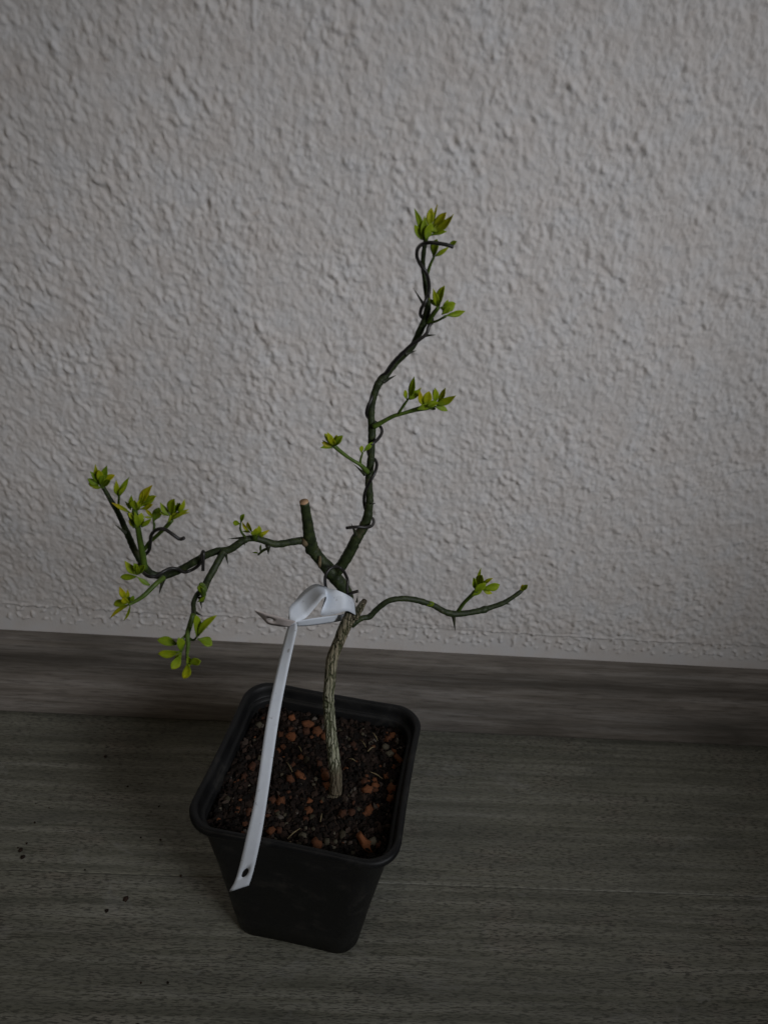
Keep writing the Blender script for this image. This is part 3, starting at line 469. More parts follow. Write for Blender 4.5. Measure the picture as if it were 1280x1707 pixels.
WIRES = {'leader':[[0.0321,-0.156,0.3899],[0.02919,-0.156,0.3905],[0.02434,-0.155,0.39066],[0.02142,-0.152,0.38964],[0.01985,-0.147,0.38706],[0.02005,-0.144,0.38361],[0.02134,-0.148,0.38156],[0.02371,-0.149,0.37909],[0.02544,-0.147,0.37463],[0.02574,-0.147,0.37076],[0.0245,-0.149,0.36796],[0.02335,-0.148,0.36487],[0.02377,-0.144,0.36153],[0.02649,-0.139,0.35927],[0.02839,-0.14,0.36049],[0.02874,-0.143,0.35919],[0.02742,-0.145,0.35774],[0.02651,-0.146,0.35483],[0.02349,-0.146,0.35189],[0.02047,-0.145,0.34906],[0.01751,-0.144,0.34513],[0.01489,-0.143,0.34138],[0.01256,-0.142,0.33691],[0.00978,-0.1405,0.33395],[0.00788,-0.14,0.3296],[0.00677,-0.144,0.32571],[0.00536,-0.1455,0.32207],[0.00513,-0.143,0.31783],[0.00673,-0.138,0.31387],[0.00975,-0.137,0.31184],[0.01205,-0.139,0.31035],[0.01218,-0.143,0.30955],[0.01053,-0.147,0.30837],[0.00809,-0.15,0.30705],[0.00681,-0.148,0.30331],[0.00785,-0.142,0.29783],[0.01024,-0.143,0.29687],[0.01108,-0.147,0.29625],[0.01029,-0.151,0.2943],[0.00839,-0.1525,0.29045],[0.00685,-0.151,0.28505],[0.0066,-0.147,0.2783],[0.00773,-0.143,0.27144],[0.00994,-0.1415,0.26728],[0.0115,-0.145,0.26763],[0.01143,-0.151,0.26866],[0.00924,-0.156,0.26978],[0.00397,-0.158,0.27071],[-0.00051,-0.157,0.26927]],'left':[[-0.06317,-0.19,0.27971],[-0.06507,-0.19,0.27903],[-0.06757,-0.19,0.28084],[-0.07089,-0.189,0.2824],[-0.0741,-0.188,0.28158],[-0.07714,-0.186,0.27777],[-0.0792,-0.182,0.27133],[-0.08166,-0.177,0.26442],[-0.08641,-0.17,0.25663],[-0.08901,-0.169,0.25194],[-0.08664,-0.174,0.25194],[-0.08203,-0.18,0.25348],[-0.07891,-0.18,0.25369],[-0.07607,-0.1785,0.25515],[-0.07356,-0.176,0.25533],[-0.07098,-0.174,0.25379],[-0.07,-0.1685,0.24862],[-0.06732,-0.166,0.24831],[-0.06365,-0.167,0.252],[-0.06203,-0.169,0.25692],[-0.06088,-0.172,0.26159],[-0.05953,-0.1755,0.26427],[-0.05941,-0.177,0.26151],[-0.05955,-0.178,0.2565]],'fork':[[0.0067,-0.164,0.24059],[0.00401,-0.164,0.23941],[0.00223,-0.163,0.23766],[0.0016,-0.162,0.24008],[0.00147,-0.16,0.2436],[-0.00051,-0.156,0.2455],[-0.00277,-0.155,0.24692],[-0.00504,-0.1585,0.24922],[-0.00721,-0.1605,0.24888],[-0.00857,-0.162,0.24636],[-0.00865,-0.161,0.24219],[-0.00785,-0.158,0.2366],[-0.00601,-0.15,0.22774],[-0.00301,-0.143,0.22177]]}
TAG = {'strip':[[[-0.04471,-0.2235,0.10707],[-0.03542,-0.2235,0.11261]],
 [[-0.04122,-0.2222,0.11704],[-0.0333,-0.2222,0.12193]],
 [[-0.03673,-0.2185,0.14172],[-0.03012,-0.2185,0.14211]],
 [[-0.03329,-0.213,0.16268],[-0.02785,-0.213,0.16301]],
 [[-0.03005,-0.201,0.19487],[-0.0248,-0.201,0.19521]],
 [[-0.02693,-0.192,0.21523],[-0.02191,-0.193,0.21646]],
 [[-0.02436,-0.1865,0.22856],[-0.01913,-0.188,0.23378]],
 [[-0.02297,-0.184,0.23432],[-0.01909,-0.186,0.23724]]],'loop':[[[-0.02297,-0.184,0.23432],[-0.01909,-0.186,0.23724]],
 [[-0.02294,-0.182,0.2382],[-0.01918,-0.1845,0.23714]],
 [[-0.02291,-0.178,0.23986],[-0.01764,-0.183,0.2368]],
 [[-0.02082,-0.171,0.23882],[-0.01529,-0.18,0.23646]],
 [[-0.01779,-0.165,0.2397],[-0.01195,-0.178,0.24039]],
 [[-0.01334,-0.16,0.24004],[-0.00883,-0.176,0.24416]],
 [[-0.00901,-0.1605,0.23949],[-0.00746,-0.173,0.24192]],
 [[-0.00644,-0.164,0.24103],[-0.00962,-0.17,0.23067]],
 [[-0.00274,-0.1665,0.2421],[-0.00331,-0.1695,0.2311]],
 [[0.00127,-0.166,0.2398],[0.00174,-0.168,0.23204]],
 [[0.00438,-0.157,0.23109],[0.00535,-0.159,0.22369]],
 [[0.00554,-0.146,0.22074],[0.00695,-0.148,0.2142]],
 [[0.00419,-0.139,0.21217],[0.00482,-0.141,0.20786]],
 [[0.00101,-0.14,0.20919],[0.00153,-0.142,0.20689]],
 [[-0.00287,-0.15,0.21547],[-0.00273,-0.146,0.20828]],
 [[-0.01346,-0.17,0.22814],[-0.01361,-0.165,0.22023]],
 [[-0.01936,-0.183,0.23618],[-0.01974,-0.1775,0.2292]]],'head':[[[-0.01936,-0.183,0.23618],[-0.01974,-0.1775,0.2292]],
 [[-0.02272,-0.193,0.24511],[-0.0237,-0.187,0.23628]],
 [[-0.02601,-0.198,0.25023],[-0.02689,-0.19,0.239]],
 [[-0.02925,-0.202,0.25413],[-0.03025,-0.193,0.24211]],
 [[-0.03141,-0.2035,0.25604],[-0.03217,-0.197,0.24804]],
 [[-0.03411,-0.2045,0.25752],[-0.03419,-0.203,0.256]]]}
GRANULES = [[0,-0.027,-0.1072,0.0047,0.0059,0,1],[0,-0.0168,-0.1119,0.0088,0.0058,-10,0.8],[0,-0.0108,-0.1169,0.0066,0.0077,0,0.75],[0,-0.0256,-0.1219,0.0073,0.0078,0,1],[0,-0.006,-0.1207,0.0046,0.0076,0,0.7],[0,-0.0322,-0.1209,0.0042,0.0057,0,0.55],[0,-0.0324,-0.1326,0.0034,0.0039,0,0.9],[0,-0.0297,-0.1299,0.0036,0.004,0,0.6],[0,-0.0187,-0.1372,0.0037,0.0051,0,0.75],[0,-0.023,-0.1426,0.0039,0.0048,0,0.6],[0,-0.0233,-0.1539,0.0049,0.0059,0,0.6],[0,-0.018,-0.1505,0.0048,0.0089,-30,0.9],[0,-0.0038,-0.1494,0.0053,0.0072,0,0.75],[0,-0.005,-0.1453,0.0039,0.0051,0,0.55],[0,-0.0026,-0.1568,0.0041,0.0059,0,1],[0,-0.0453,-0.1451,0.0044,0.0062,0,0.5],[0,-0.0487,-0.1535,0.0043,0.0065,0,0.35],[0,-0.043,-0.1753,0.0036,0.0052,0,0.5],[0,-0.0489,-0.1747,0.0029,0.0038,0,0.7],[0,-0.0437,-0.1823,0.0032,0.0044,0,0.6],[0,-0.0315,-0.1672,0.0044,0.0057,0,0.55],[0,-0.0269,-0.1681,0.0055,0.0055,0,0.75],[0,-0.0113,-0.166,0.0037,0.0039,0,1],[0,-0.0115,-0.1727,0.0053,0.0052,0,0.8],[0,-0.0125,-0.178,0.0038,0.0045,0,0.45],[0,-0.0077,-0.14,0.0035,0.0044,0,0.5],[0,-0.0299,-0.1864,0.0044,0.0057,0,0.85],[0,-0.0258,-0.1852,0.0035,0.0046,0,0.5],[0,-0.006,-0.1932,0.0067,0.0066,20,0.75],[0,0.0187,-0.1917,0.0131,0.0052,45,1],[0,0.0198,-0.1585,0.0075,0.0054,-35,0.9],[0,0.0245,-0.1549,0.0049,0.0052,0,1],[0,0.024,-0.1506,0.0036,0.0041,0,0.8],[0,0.0183,-0.1523,0.004,0.0055,0,0.5],[0,0.0308,-0.1475,0.0039,0.0051,0,0.8],[0,0.0337,-0.1567,0.0053,0.0071,0,0.8],[0,0.0329,-0.1635,0.0045,0.0049,0,0.8],[0,0.021,-0.1706,0.0048,0.0082,10,0.9],[0,0.0187,-0.1734,0.0036,0.0039,0,0.8],[0,0.0114,-0.1735,0.0047,0.005,0,0.45],[0,0.0069,-0.1745,0.0049,0.005,0,0.45],[0,0.0352,-0.1168,0.0041,0.0067,30,1],[0,0.0322,-0.1204,0.0049,0.0046,-20,0.6],[0,0.0353,-0.1306,0.0046,0.0052,0,0.75],[0,0.0381,-0.1353,0.0034,0.0069,-40,0.8],[0,0.0348,-0.1407,0.0037,0.0034,0,0.8],[0,0.0114,-0.1256,0.0044,0.0055,0,0.35],[0,-0.044,-0.188,0.003,0.0024,0,0.6],[0,-0.0326,-0.1769,0.0038,0.0025,0,0.5],[0,0.0257,-0.1923,0.0035,0.0054,0,0.5],[0,-0.0174,-0.1173,0.0051,0.0056,0,0.4],[0,-0.0446,-0.1073,0.0027,0.0034,0,0.6],[0,-0.0261,-0.1165,0.0051,0.0043,0,0.5],[0,0.024,-0.1583,0.0049,0.0031,0,0.6],[1,-0.0461,-0.1127,0.0049,0.0056,0,0.7],[1,0.0306,-0.127,0.005,0.005,0,0.6],[1,0.033,-0.1323,0.0052,0.005,0,0.7],[1,0.0231,-0.191,0.0054,0.0063,0,0.75],[1,-0.0132,-0.1891,0.0047,0.0048,0,0.6],[1,-0.0223,-0.181,0.002,0.0024,0,0.8],[1,0.0027,-0.1855,0.0021,0.0026,0,0.8],[1,0.0073,-0.186,0.0042,0.0055,0,0.4],[1,0.0027,-0.1935,0.004,0.0028,0,0.8],[1,-0.0008,-0.1906,0.0042,0.0047,0,0.45],[1,-0.0079,-0.1844,0.003,0.0024,0,0.55],[1,-0.0585,-0.1734,0.0022,0.0027,0,0.8],[1,-0.0556,-0.1684,0.0036,0.0046,0,0.4],[1,-0.0274,-0.1756,0.0031,0.0036,0,0.45],[1,-0.0238,-0.1756,0.0023,0.0031,0,0.5],[1,-0.0151,-0.1391,0.0037,0.0049,0,0.35],[1,-0.0421,-0.139,0.0029,0.0044,0,0.5],[1,-0.0505,-0.0984,0.0017,0.0018,0,0.9],[1,-0.0549,-0.1468,0.0011,0.0017,0,0.9],[1,0.0269,-0.1985,0.0022,0.0027,0,0.5],[1,0.0338,-0.1515,0.0029,0.0041,0,0.35],[1,0.0153,-0.1703,0.0029,0.0034,0,0.45],[1,-0.0133,-0.1723,0.002,0.0025,0,0.9],[1,-0.0042,-0.1653,0.0028,0.0037,0,0.4],[1,-0.0093,-0.1768,0.0036,0.0034,0,0.35],[1,-0.0149,-0.1941,0.0029,0.0032,0,0.35],[1,0.0127,-0.1972,0.0029,0.0032,0,0.35],[1,0.0038,-0.1904,0.003,0.003,0,0.5],[1,-0.0472,-0.1251,0.002,0.0023,0,0.6],[1,0.0034,-0.1133,0.0031,0.0039,0,0.35],[1,0.0169,-0.1173,0.0025,0.0026,0,0.5],[1,0.0088,-0.1204,0.0026,0.0028,0,0.4],[1,0.0409,-0.1488,0.0017,0.0048,0,0.7],[1,0.0395,-0.1592,0.0015,0.0042,0,0.7],[1,0.0384,-0.166,0.0013,0.0023,0,0.8],[1,-0.0626,-0.1387,0.0016,0.0061,0,0.7],[1,-0.0609,-0.1317,0.0014,0.0049,0,0.7]]
STRAWS = [[[-0.02086,-0.19094,0.1035],[-0.01479,-0.18453,0.1035]],
 [[0.0156,-0.12219,0.1035],[0.0189,-0.1293,0.1035]],
 [[0.02146,-0.14616,0.1035],[0.02866,-0.15017,0.1035]],
 [[-0.02653,-0.14155,0.1035],[-0.02238,-0.14937,0.1035]],
 [[-0.00465,-0.18122,0.1035],[-0.00409,-0.17602,0.1035]],
 [[0.01992,-0.13205,0.1035],[0.02391,-0.12798,0.1035]],
 [[0.0229,-0.11746,0.1035],[0.02595,-0.12262,0.1035]],
 [[-0.02089,-0.12932,0.1035],[-0.01848,-0.13427,0.1035]],
 [[-0.02163,-0.1958,0.1035],[-0.01843,-0.19374,0.1035]],
 [[0.00913,-0.13645,0.1035],[0.01311,-0.13871,0.1035]]]
CRUMBS = [[-0.1682,-0.054,0.00292],[-0.1967,-0.1322,0.00316],[-0.193,-0.1375,0.00344],[-0.1989,-0.1305,0.00127],[-0.1946,-0.1273,0.0016],[-0.196,-0.1117,0.00164],[-0.121,-0.1619,0.00331],[-0.13,-0.1698,0.00266],[-0.1443,-0.0798,0.00175],[-0.1184,-0.0951,0.00171],[-0.1238,-0.1198,0.0013],[-0.1105,-0.121,0.00163],[-0.0914,-0.1458,0.00187],[-0.1351,-0.0767,0.00106],[-0.1517,-0.1441,0.00124],[-0.0768,-0.163,0.0009],[-0.0942,-0.2303,0.00234],[-0.0985,-0.2095,0.00136],[-0.0838,-0.2091,0.00164],[-0.2013,-0.0968,0.00101],[-0.1913,-0.0997,0.00101],[-0.1225,-0.0997,0.00101]]

# ------------------------------------------------------------------ setting: wall
def perlin(x, y, seed):
    r = np.random.RandomState(seed); g = r.rand(256, 256) * 2 * np.pi
    xi = np.floor(x).astype(int); yi = np.floor(y).astype(int); xf = x - xi; yf = y - yi
    u = xf ** 3 * (xf * (xf * 6 - 15) + 10); v = yf ** 3 * (yf * (yf * 6 - 15) + 10)
    def gr(i, j):
        a = g[(xi + i) % 256, (yi + j) % 256]; return np.cos(a) * (xf - i) + np.sin(a) * (yf - j)
    a = gr(0, 0) * (1 - u) + gr(1, 0) * u; b = gr(0, 1) * (1 - u) + gr(1, 1) * u
    return a * (1 - v) + b * v
def smooth(e0, e1, t):
    t = np.clip((t - e0) / (e1 - e0), 0, 1); return t * t * (3 - 2 * t)
def build_wall():
    xs = np.concatenate([np.arange(-1.1, -.34, .01), np.arange(-.34, .43, .00078), np.arange(.43, 1.2, .01)])
    zs = np.concatenate([np.arange(-.01, .05, .006), np.arange(.05, .56, .00078), np.arange(.56, 1.3, .01)])
    X, Z = np.meshgrid(xs, zs); nx, nz = len(xs), len(zs)
    wx = X + .0011 * perlin(X * 150, Z * 150, 1) + .012 * perlin(X * 6, Z * 6, 21); wz = Z + .0011 * perlin(X * 150 + 9, Z * 150, 2) + .012 * perlin(X * 6 + 3, Z * 6, 22)
    ang = radians(28)                                             # daubs of the textured coat lean to the left
    a = wx * np.cos(ang) + wz * np.sin(ang); b = -wx * np.sin(ang) + wz * np.cos(ang)
    n1 = perlin(a * 230, b * 180, 3); n2 = perlin(a * 460 + 5, b * 400, 4); n3 = perlin(a * 700, b * 640, 5); n0 = perlin(X * 90, Z * 76, 6)
    # single daubs and grains of the coat, each a rounded lump of its own size and lean
    lump = np.zeros_like(X); rw = np.random.RandomState(77); N = 85000
    px, pz = rw.uniform(-.34, .43, N), rw.uniform(.05, .56, N); rad = .0007 + .0012 * rw.rand(N) ** 2.0
    el = rw.uniform(1.0, 1.9, N); th = radians(118) + rw.normal(0, .45, N); hh = rw.uniform(.35, 1.0, N) * rad * np.where(rw.rand(N) < .22, -.55, .62)
    ix = np.searchsorted(xs, px); iz = np.searchsorted(zs, pz)
    for k in range(N):
        w = int(rad[k] * el[k] * 2.2 / .00078) + 1; sl = (slice(max(0, iz[k] - w), iz[k] + w + 1), slice(max(0, ix[k] - w), ix[k] + w + 1))
        dx = X[sl] - px[k]; dz = Z[sl] - pz[k]; u = (dx * np.cos(th[k]) + dz * np.sin(th[k])) / (rad[k] * el[k]); v = (-dx * np.sin(th[k]) + dz * np.cos(th[k])) / rad[k]
        lump[sl] += hh[k] * np.exp(-(u * u + v * v) ** 1.3)
    rel = .34 * n1 + .34 * n2 + .30 * n3 + .34 * n0
    amp = .0011 * (.78 + .45 * smooth(-.35, .35, perlin(X * 22, Z * 22, 8))); lump *= .70 + .55 * smooth(-.35, .35, perlin(X * 26 + 3, Z * 26, 18))
    line = .0945 + .0016 * perlin(X * 30, Z * 0 + .3, 9) + .0009 * perlin(X * 140, Z * 0 + .7, 10) - .004 * X
    upper = smooth(-.0015, .0035, Z - line)
    # lower strip: brushed thin with single drops
    dr = perlin(X * 290, Z * 270, 11); drops = smooth(.10, .40, dr) * smooth(.0765, .083, Z + .003 * perlin(X * 40, Z * 0, 12)) * .0013
    low = drops + .00022 * perlin(X * 260, Z * 200, 13) * smooth(.076, .086, Z)
    ridge = .0011 * np.exp(-((Z - line) / .0011) ** 2) * (.45 + .8 * smooth(-.2, .3, perlin(X * 25, Z * 0 + .5, 14)))
    h = upper * (amp * rel + lump * .60 + .0008) + (1 - upper) * low + ridge
    seamx = -.062 + .0006 * perlin(Z * 40, Z * 0, 15)
    h += .0010 * np.exp(-((X - seamx) / .0011) ** 2) * smooth(.385, .41, Z) * (.3 + .9 * smooth(-.2, .25, perlin(Z * 28, X * 0 + .2, 16)))
    h = np.where((X < -.345) | (X > .435) | (Z > .565), h * .6, h)
    co = np.stack([X, -h, Z], -1).reshape(-1, 3)
    i = np.arange((nz - 1) * nx).reshape(nz - 1, nx)[:, :-1].ravel()
    quads = np.stack([i, i + 1, i + 1 + nx, i + nx], -1).astype(np.int32)
    me = bpy.data.meshes.new('wall'); me.vertices.add(len(co)); me.vertices.foreach_set('co', co.ravel().astype(np.float32))
    me.loops.add(quads.size); me.loops.foreach_set('vertex_index', quads.ravel())
    me.polygons.add(len(quads)); me.polygons.foreach_set('loop_start', np.arange(0, quads.size, 4, dtype=np.int32))
    me.polygons.foreach_set('loop_total', np.full(len(quads), 4, dtype=np.int32)); me.update(); me.validate()
    tag(link('wall', me, M['wall']), kind='structure')
build_wall()

# skirting board: hollow profile run along the wall
def build_skirting():
    prof = [(.0, .0705), (-.006, .0704), (-.0102, .0700), (-.0124, .0690), (-.0132, .0674)]
    prof += [(-.0065 - .0067 * (.5 - .5 * cos(pi * t)) ** .9, .042 + .0235 * t) for t in np.linspace(1, 0, 8)]          # hollow under the lip
    prof += [(-.0065 - .0102 * (.5 - .5 * cos(pi * t)), .042 - .0365 * t) for t in np.linspace(0, 1, 10)[1:]]            # foot sweeping out
    prof += [(-.0168, .0040), (-.0162, .0026), (-.0146, .0020), (0, .0020)]
    bm = bmesh.new(); xs = np.linspace(-1.1, 1.2, 24); rows = [[bm.verts.new((x, y, z)) for (y, z) in prof] for x in xs]
    for a, b in zip(rows, rows[1:]):
        for k in range(len(prof) - 1): bm.faces.new((a[k], a[k + 1], b[k + 1], b[k]))
    bm.faces.new(rows[0]); bm.faces.new(rows[-1][::-1])
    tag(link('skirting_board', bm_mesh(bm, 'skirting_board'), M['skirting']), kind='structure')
build_skirting()

# floor: sub-floor sheet with long planks laid along the wall
def build_floor():
    bm = bmesh.new(); bmesh.ops.create_grid(bm, x_segments=1, y_segments=1, size=1.0)
    bmesh.ops.scale(bm, vec=(1.2, .75, 1), verts=bm.verts); bmesh.ops.translate(bm, vec=(.05, -.7, -.006), verts=bm.verts)
    fl = tag(link('floor', bm_mesh(bm, 'floor'), M['darkcut'], smooth=False), kind='structure')
    W, gap, ch = .1838, .00012, .00045; y1 = -.1456 + W
    for k in range(7):
        a, b = y1 - W + gap, y1 - gap; bm = bmesh.new()
        prof = [(a, -.005), (a, -ch), (a + ch * 1.3, 0), (b - ch * 1.3, 0), (b, -ch), (b, -.005)]
        cx = ((k * .37) % .9) - .2
        for (x0, x1) in (((-1.1, 1.2),) if k < 2 else ((-1.1, cx - .0002), (cx + .0002, 1.2))):
            bm = bmesh.new(); r = [[bm.verts.new((x, y - (a + b) / 2, z)) for (y, z) in prof] for x in (x0, x1)]
            for i in range(5): bm.faces.new((r[0][i], r[0][i + 1], r[1][i + 1], r[1][i]))
            bm.faces.new(r[0]); bm.faces.new(r[1][::-1]); bmesh.ops.recalc_face_normals(bm, faces=bm.faces)
            o = link('plank', bm_mesh(bm, 'plank'), M['floor'], fl, smooth=False); o.location = (0, (a + b) / 2, 0)
        y1 -= W
build_floor()

# ------------------------------------------------------------------ pot
POT = Vector((-.0104, -.1504, 0)); POT_ROT = -.1812; HP = .1143
def rsq(half, rad, z, seg=8):
    pts = []
    for (sx, sy, a0) in ((1, 1, 0), (-1, 1, 90), (-1, -1, 180), (1, -1, 270)):
        for k in range(seg + 1):
            a = radians(a0 + 90 * k / seg); pts.append((sx * (half - rad) + rad * cos(a), sy * (half - rad) + rad * sin(a), z))
    out = []
    for i, p in enumerate(pts):                       # extra points on the straight sides, bowed a little
        out.append(p)
        if i % (seg + 1) == seg:
            q = pts[(i + 1) % len(pts)]
            for t in (.25, .5, .75):
                x, y = p[0] + (q[0] - p[0]) * t, p[1] + (q[1] - p[1]) * t; f = 1 - .012 * (1 - (2 * t - 1) ** 2)
                out.append((x * (f if abs(x) > abs(y) else 1), y * (f if abs(y) > abs(x) else 1), z))
    return out
def loft(bm, rings, close_first=False, close_last=False):
    V = [[bm.verts.new(p) for p in r] for r in rings]; n = len(V[0])
    for a, b in zip(V, V[1:]):
        for k in range(n): bm.faces.new((a[k], a[(k + 1) % n], b[(k + 1) % n], b[k]))
    if close_first: bm.faces.new(V[0][::-1])
    if close_last: bm.faces.new(V[-1])
    return V
def build_pot():
    root = empty('plant_pot', POT); root.rotation_euler.z = POT_ROT
    tag(root, 'square black plastic nursery pot with rounded corners standing on the grey plank floor', 'plant pot')
    bm = bmesh.new()
    rings = [rsq(.0315, .012, .0012), rsq(.0335, .0135, .0006), rsq(.0356, .0150, .0014), rsq(.0368, .0160, .0032), rsq(.0374, .0165, .0060)]
    for t in np.linspace(0, 1, 9)[1:]: rings.append(rsq(.0376 + t * (.0503 - .0376), .0165 - t * .0025, .006 + t * (.1052 - .006)))
    rings += [rsq(.0506, .014, .1062), rsq(.0500, .014, .1070), rsq(.0494, .0135, .1060)]
    for t in np.linspace(0, 1, 6): rings.append(rsq(.0490 - t * .0115, .0132, .104 - t * .1015))
    loft(bm, rings, True, True); bmesh.ops.recalc_face_normals(bm, faces=bm.faces)
    link('pot_body', bm_mesh(bm, 'pot_body'), M['pot'], root)
    bm = bmesh.new()
    rings = [rsq(.0500, .0140, HP - .0085), rsq(.0507, .0142, HP - .0066), rsq(.0535, .0155, HP - .0050), rsq(.0546, .0160, HP - .0044), rsq(.0550, .0162, HP - .0036), rsq(.0551, .0162, HP - .0014), rsq(.0546, .0160, HP - .0004), rsq(.0538, .0157, HP),
             rsq(.0524, .0150, HP - .0002), rsq(.0515, .0146, HP - .0012), rsq(.0509, .0143, HP - .0035), rsq(.0506, .0141, HP - .0068), rsq(.0500, .0138, HP - .0076), rsq(.0488, .0133, HP - .0080), rsq(.0483, .0131, HP - .0090), rsq(.0480, .0130, HP - .019)]
    loft(bm, rings); bmesh.ops.recalc_face_normals(bm, faces=bm.faces)
    link('rim', bm_mesh(bm, 'rim'), M['pot'], root)
    return root
build_pot()

# ------------------------------------------------------------------ soil with granules
SOIL_Z = .1005
rs = random.Random(11)
def soil_h(x, y):
    return SOIL_Z + .0022 * float(perlin(np.array(x * 70.), np.array(y * 70.), 31)) + .0016 * float(perlin(np.array(x * 210.), np.array(y * 210.), 32))
def pebble(rng, sx, sy, sz, lump=.22, sub=2):
    bm = bmesh.new(); bmesh.ops.create_icosphere(bm, subdivisions=sub, radius=.5); sd = rng.random() * 50
    for v in bm.verts:
        n = v.co.normalized(); d = 1 + lump * (math.sin(n.x * 5.1 + sd) * math.cos(n.y * 4.3 + sd * 2) + .6 * math.sin(n.z * 7 + n.x * 6 + sd) + .45 * rng.uniform(-1, 1))
        v.co = Vector((n.x * sx, n.y * sy, n.z * sz)) * .5 * d
    return bm
def set_tone(me, val):
    at = me.attributes.new('tone', 'FLOAT', 'POINT'); at.data.foreach_set('value', val if hasattr(val, '__len__') else [val] * len(me.vertices))
def build_soil():
    N = 96; u = np.linspace(-1, 1, N); hx = .0486; U, V = np.meshgrid(u, u)
    # squircle-ish mapping so the sheet follows the rounded pot wall
    k = .935; rr = np.maximum(np.abs(U), np.abs(V)); dd = np.sqrt(U * U + V * V) + 1e-9; corner = np.clip((dd - 1.06) / .36, 0, 1) * .085
    x = U * hx * (1 - corner); y = V * hx * (1 - corner); c, s = cos(POT_ROT), sin(POT_ROT)
    X = POT.x + x * c - y * s; Y = POT.y + x * s + y * c
    Zh = SOIL_Z + .0022 * perlin(X * 70, Y * 70, 31) + .0016 * perlin(X * 210, Y * 210, 32) + .0011 * perlin(X * 480, Y * 480, 33) - .0012 * smooth(.8, 1, rr)
    co = np.stack([X, Y, Zh], -1).reshape(-1, 3); i = np.arange((N - 1) * N).reshape(N - 1, N)[:, :-1].ravel()
    me = bpy.data.meshes.new('potting_soil'); me.from_pydata(co.tolist(), [], np.stack([i, i + 1, i + 1 + N, i + N], -1).tolist())
    so = tag(link('potting_soil', me, M['soil']), 'dark brown potting soil with orange clay granules filling the black pot', 'soil')
    # fine crumbs, one mesh
    verts, faces, tones = [], [], []
    base = [pebble(rs, 1, 1, 1, .3, 1) for _ in range(6)]; bl = []
    for b in base: b.verts.index_update(); bl.append(([v.co.copy() for v in b.verts], [[v.index for v in f.verts] for f in b.faces])); b.free()
    for _ in range(6500):
        x, y = rs.uniform(-1, 1) * .0468, rs.uniform(-1, 1) * .0468
        if abs(x) > .038 and abs(y) > .038 and (abs(x) - .038) ** 2 + (abs(y) - .038) ** 2 > .0095 ** 2: continue
        wx, wy = POT.x + x * c - y * s, POT.y + x * s + y * c; r = .0005 + .0016 * rs.random() ** 2.4
        z = soil_h(wx, wy) + r * .25; vs, fs = bl[rs.randrange(6)]; n0 = len(verts)
        m = Matrix.Rotation(rs.uniform(0, 6.28), 3, Vector((rs.uniform(-1, 1), rs.uniform(-1, 1), rs.uniform(-1, 1))).normalized())
        sc = Vector((rs.uniform(.7, 1.4), rs.uniform(.7, 1.3), rs.uniform(.5, 1))) * r * 2; t = rs.random() ** 1.5 * .9 + (.35 if rs.random() < .05 else 0)
        for v in vs:
            q = m @ Vector((v.x * sc.x, v.y * sc.y, v.z * sc.z)); verts.append((q.x + wx, q.y + wy, q.z + z)); tones.append(t)
        faces += [[a + n0 for a in f] for f in fs]
    me = bpy.data.meshes.new('soil_crumbs'); me.from_pydata(verts, [], faces); set_tone(me, tones)
    tag(link('soil_crumbs', me, M['crumb'], so, smooth=False), kind='stuff')
    for kind, x, y, w, d, ang, tone in GRANULES:
        bm = pebble(rs, w * .95, d * .92, min(w, d) * .7, .27 if kind == 0 else .18)
        me = bm_mesh(bm, 'clay_granule'); set_tone(me, [min(1, max(0, tone * .95 + rs.uniform(-.12, .12))) for _ in me.vertices])
        o = link('clay_granule' if kind == 0 else 'pebble', me, M['clay'] if kind == 0 else M['pale'], so)
        o.location = (x, y, soil_h(x, y) + min(w, d) * .20 + .0004); o.rotation_euler = (rs.uniform(-.25, .25), rs.uniform(-.25, .25), radians(-ang) + rs.uniform(-.2, .2))
    for _ in range(70):
        x, y = rs.uniform(-1, 1) * .042, rs.uniform(-1, 1) * .042; w = rs.uniform(.0010, .0022); pale = rs.random() < .25
        wx, wy = POT.x + x * c - y * s, POT.y + x * s + y * c
        me = bm_mesh(pebble(rs, w * rs.uniform(.9, 1.5), w, w * .7, .3, 1), 'clay_granule'); set_tone(me, rs.uniform(.35, .95))
        o = link('pebble' if pale else 'clay_granule', me, M['pale'] if pale else M['clay'], so, smooth=False); o.location = (wx, wy, soil_h(wx, wy) + w * .35 + .0006); o.rotation_euler.z = rs.uniform(0, 6)
    for a, b in STRAWS:
        bm = bmesh.new(); A, B = Vector(a), Vector(b); A.z = soil_h(A.x, A.y) + .0022; B.z = soil_h(B.x, B.y) + .0026; m = (A + B) / 2 + Vector((0, 0, .0008))
        tube(bm, catmull([(*A, .0002), (*m, .00032), (*B, .00016)], 4), 5); link('dry_fibre', bm_mesh(bm, 'dry_fibre'), M['straw'], so)
    return so
build_soil()

# ------------------------------------------------------------------ sapling
BASE = Vector((TRUNK[1][0], TRUNK[1][1], SOIL_Z))
plant = empty('sapling', BASE)
tag(plant, 'young thorny green citrus sapling with sparse yellow-green leaves rooted in the black pot', 'sapling')
rp = random.Random(5)
def rel(p): return (p[0] - BASE.x, p[1] - BASE.y, p[2] - BASE.z) + tuple(p[3:])
def part_tube(name, path, mat, parent, sides=12, sub=5, rough=.04, cap='round', swell=0, capmat=None, seed=1):
    r = random.Random(seed); pts = catmull([rel(p) for p in path], sub)
    pts = [(p[0] + r.uniform(-1, 1) * p[3] * .04, p[1] + r.uniform(-1, 1) * p[3] * .04, p[2], p[3] * (1 + swell * r.uniform(-1, 1))) for p in pts]
    bm = bmesh.new(); tube(bm, pts, sides, cap, rough, r, (0, 1) if capmat else (0, 0)); me = bm_mesh(bm, name); me.materials.append(mat)
    if capmat: me.materials.append(capmat)
    return link(name, me, mat, parent)
part_tube('trunk', TRUNK, M['bark'], plant, 20, 8, .05, 'flat', .012, None, 3)
stem_objs = {}
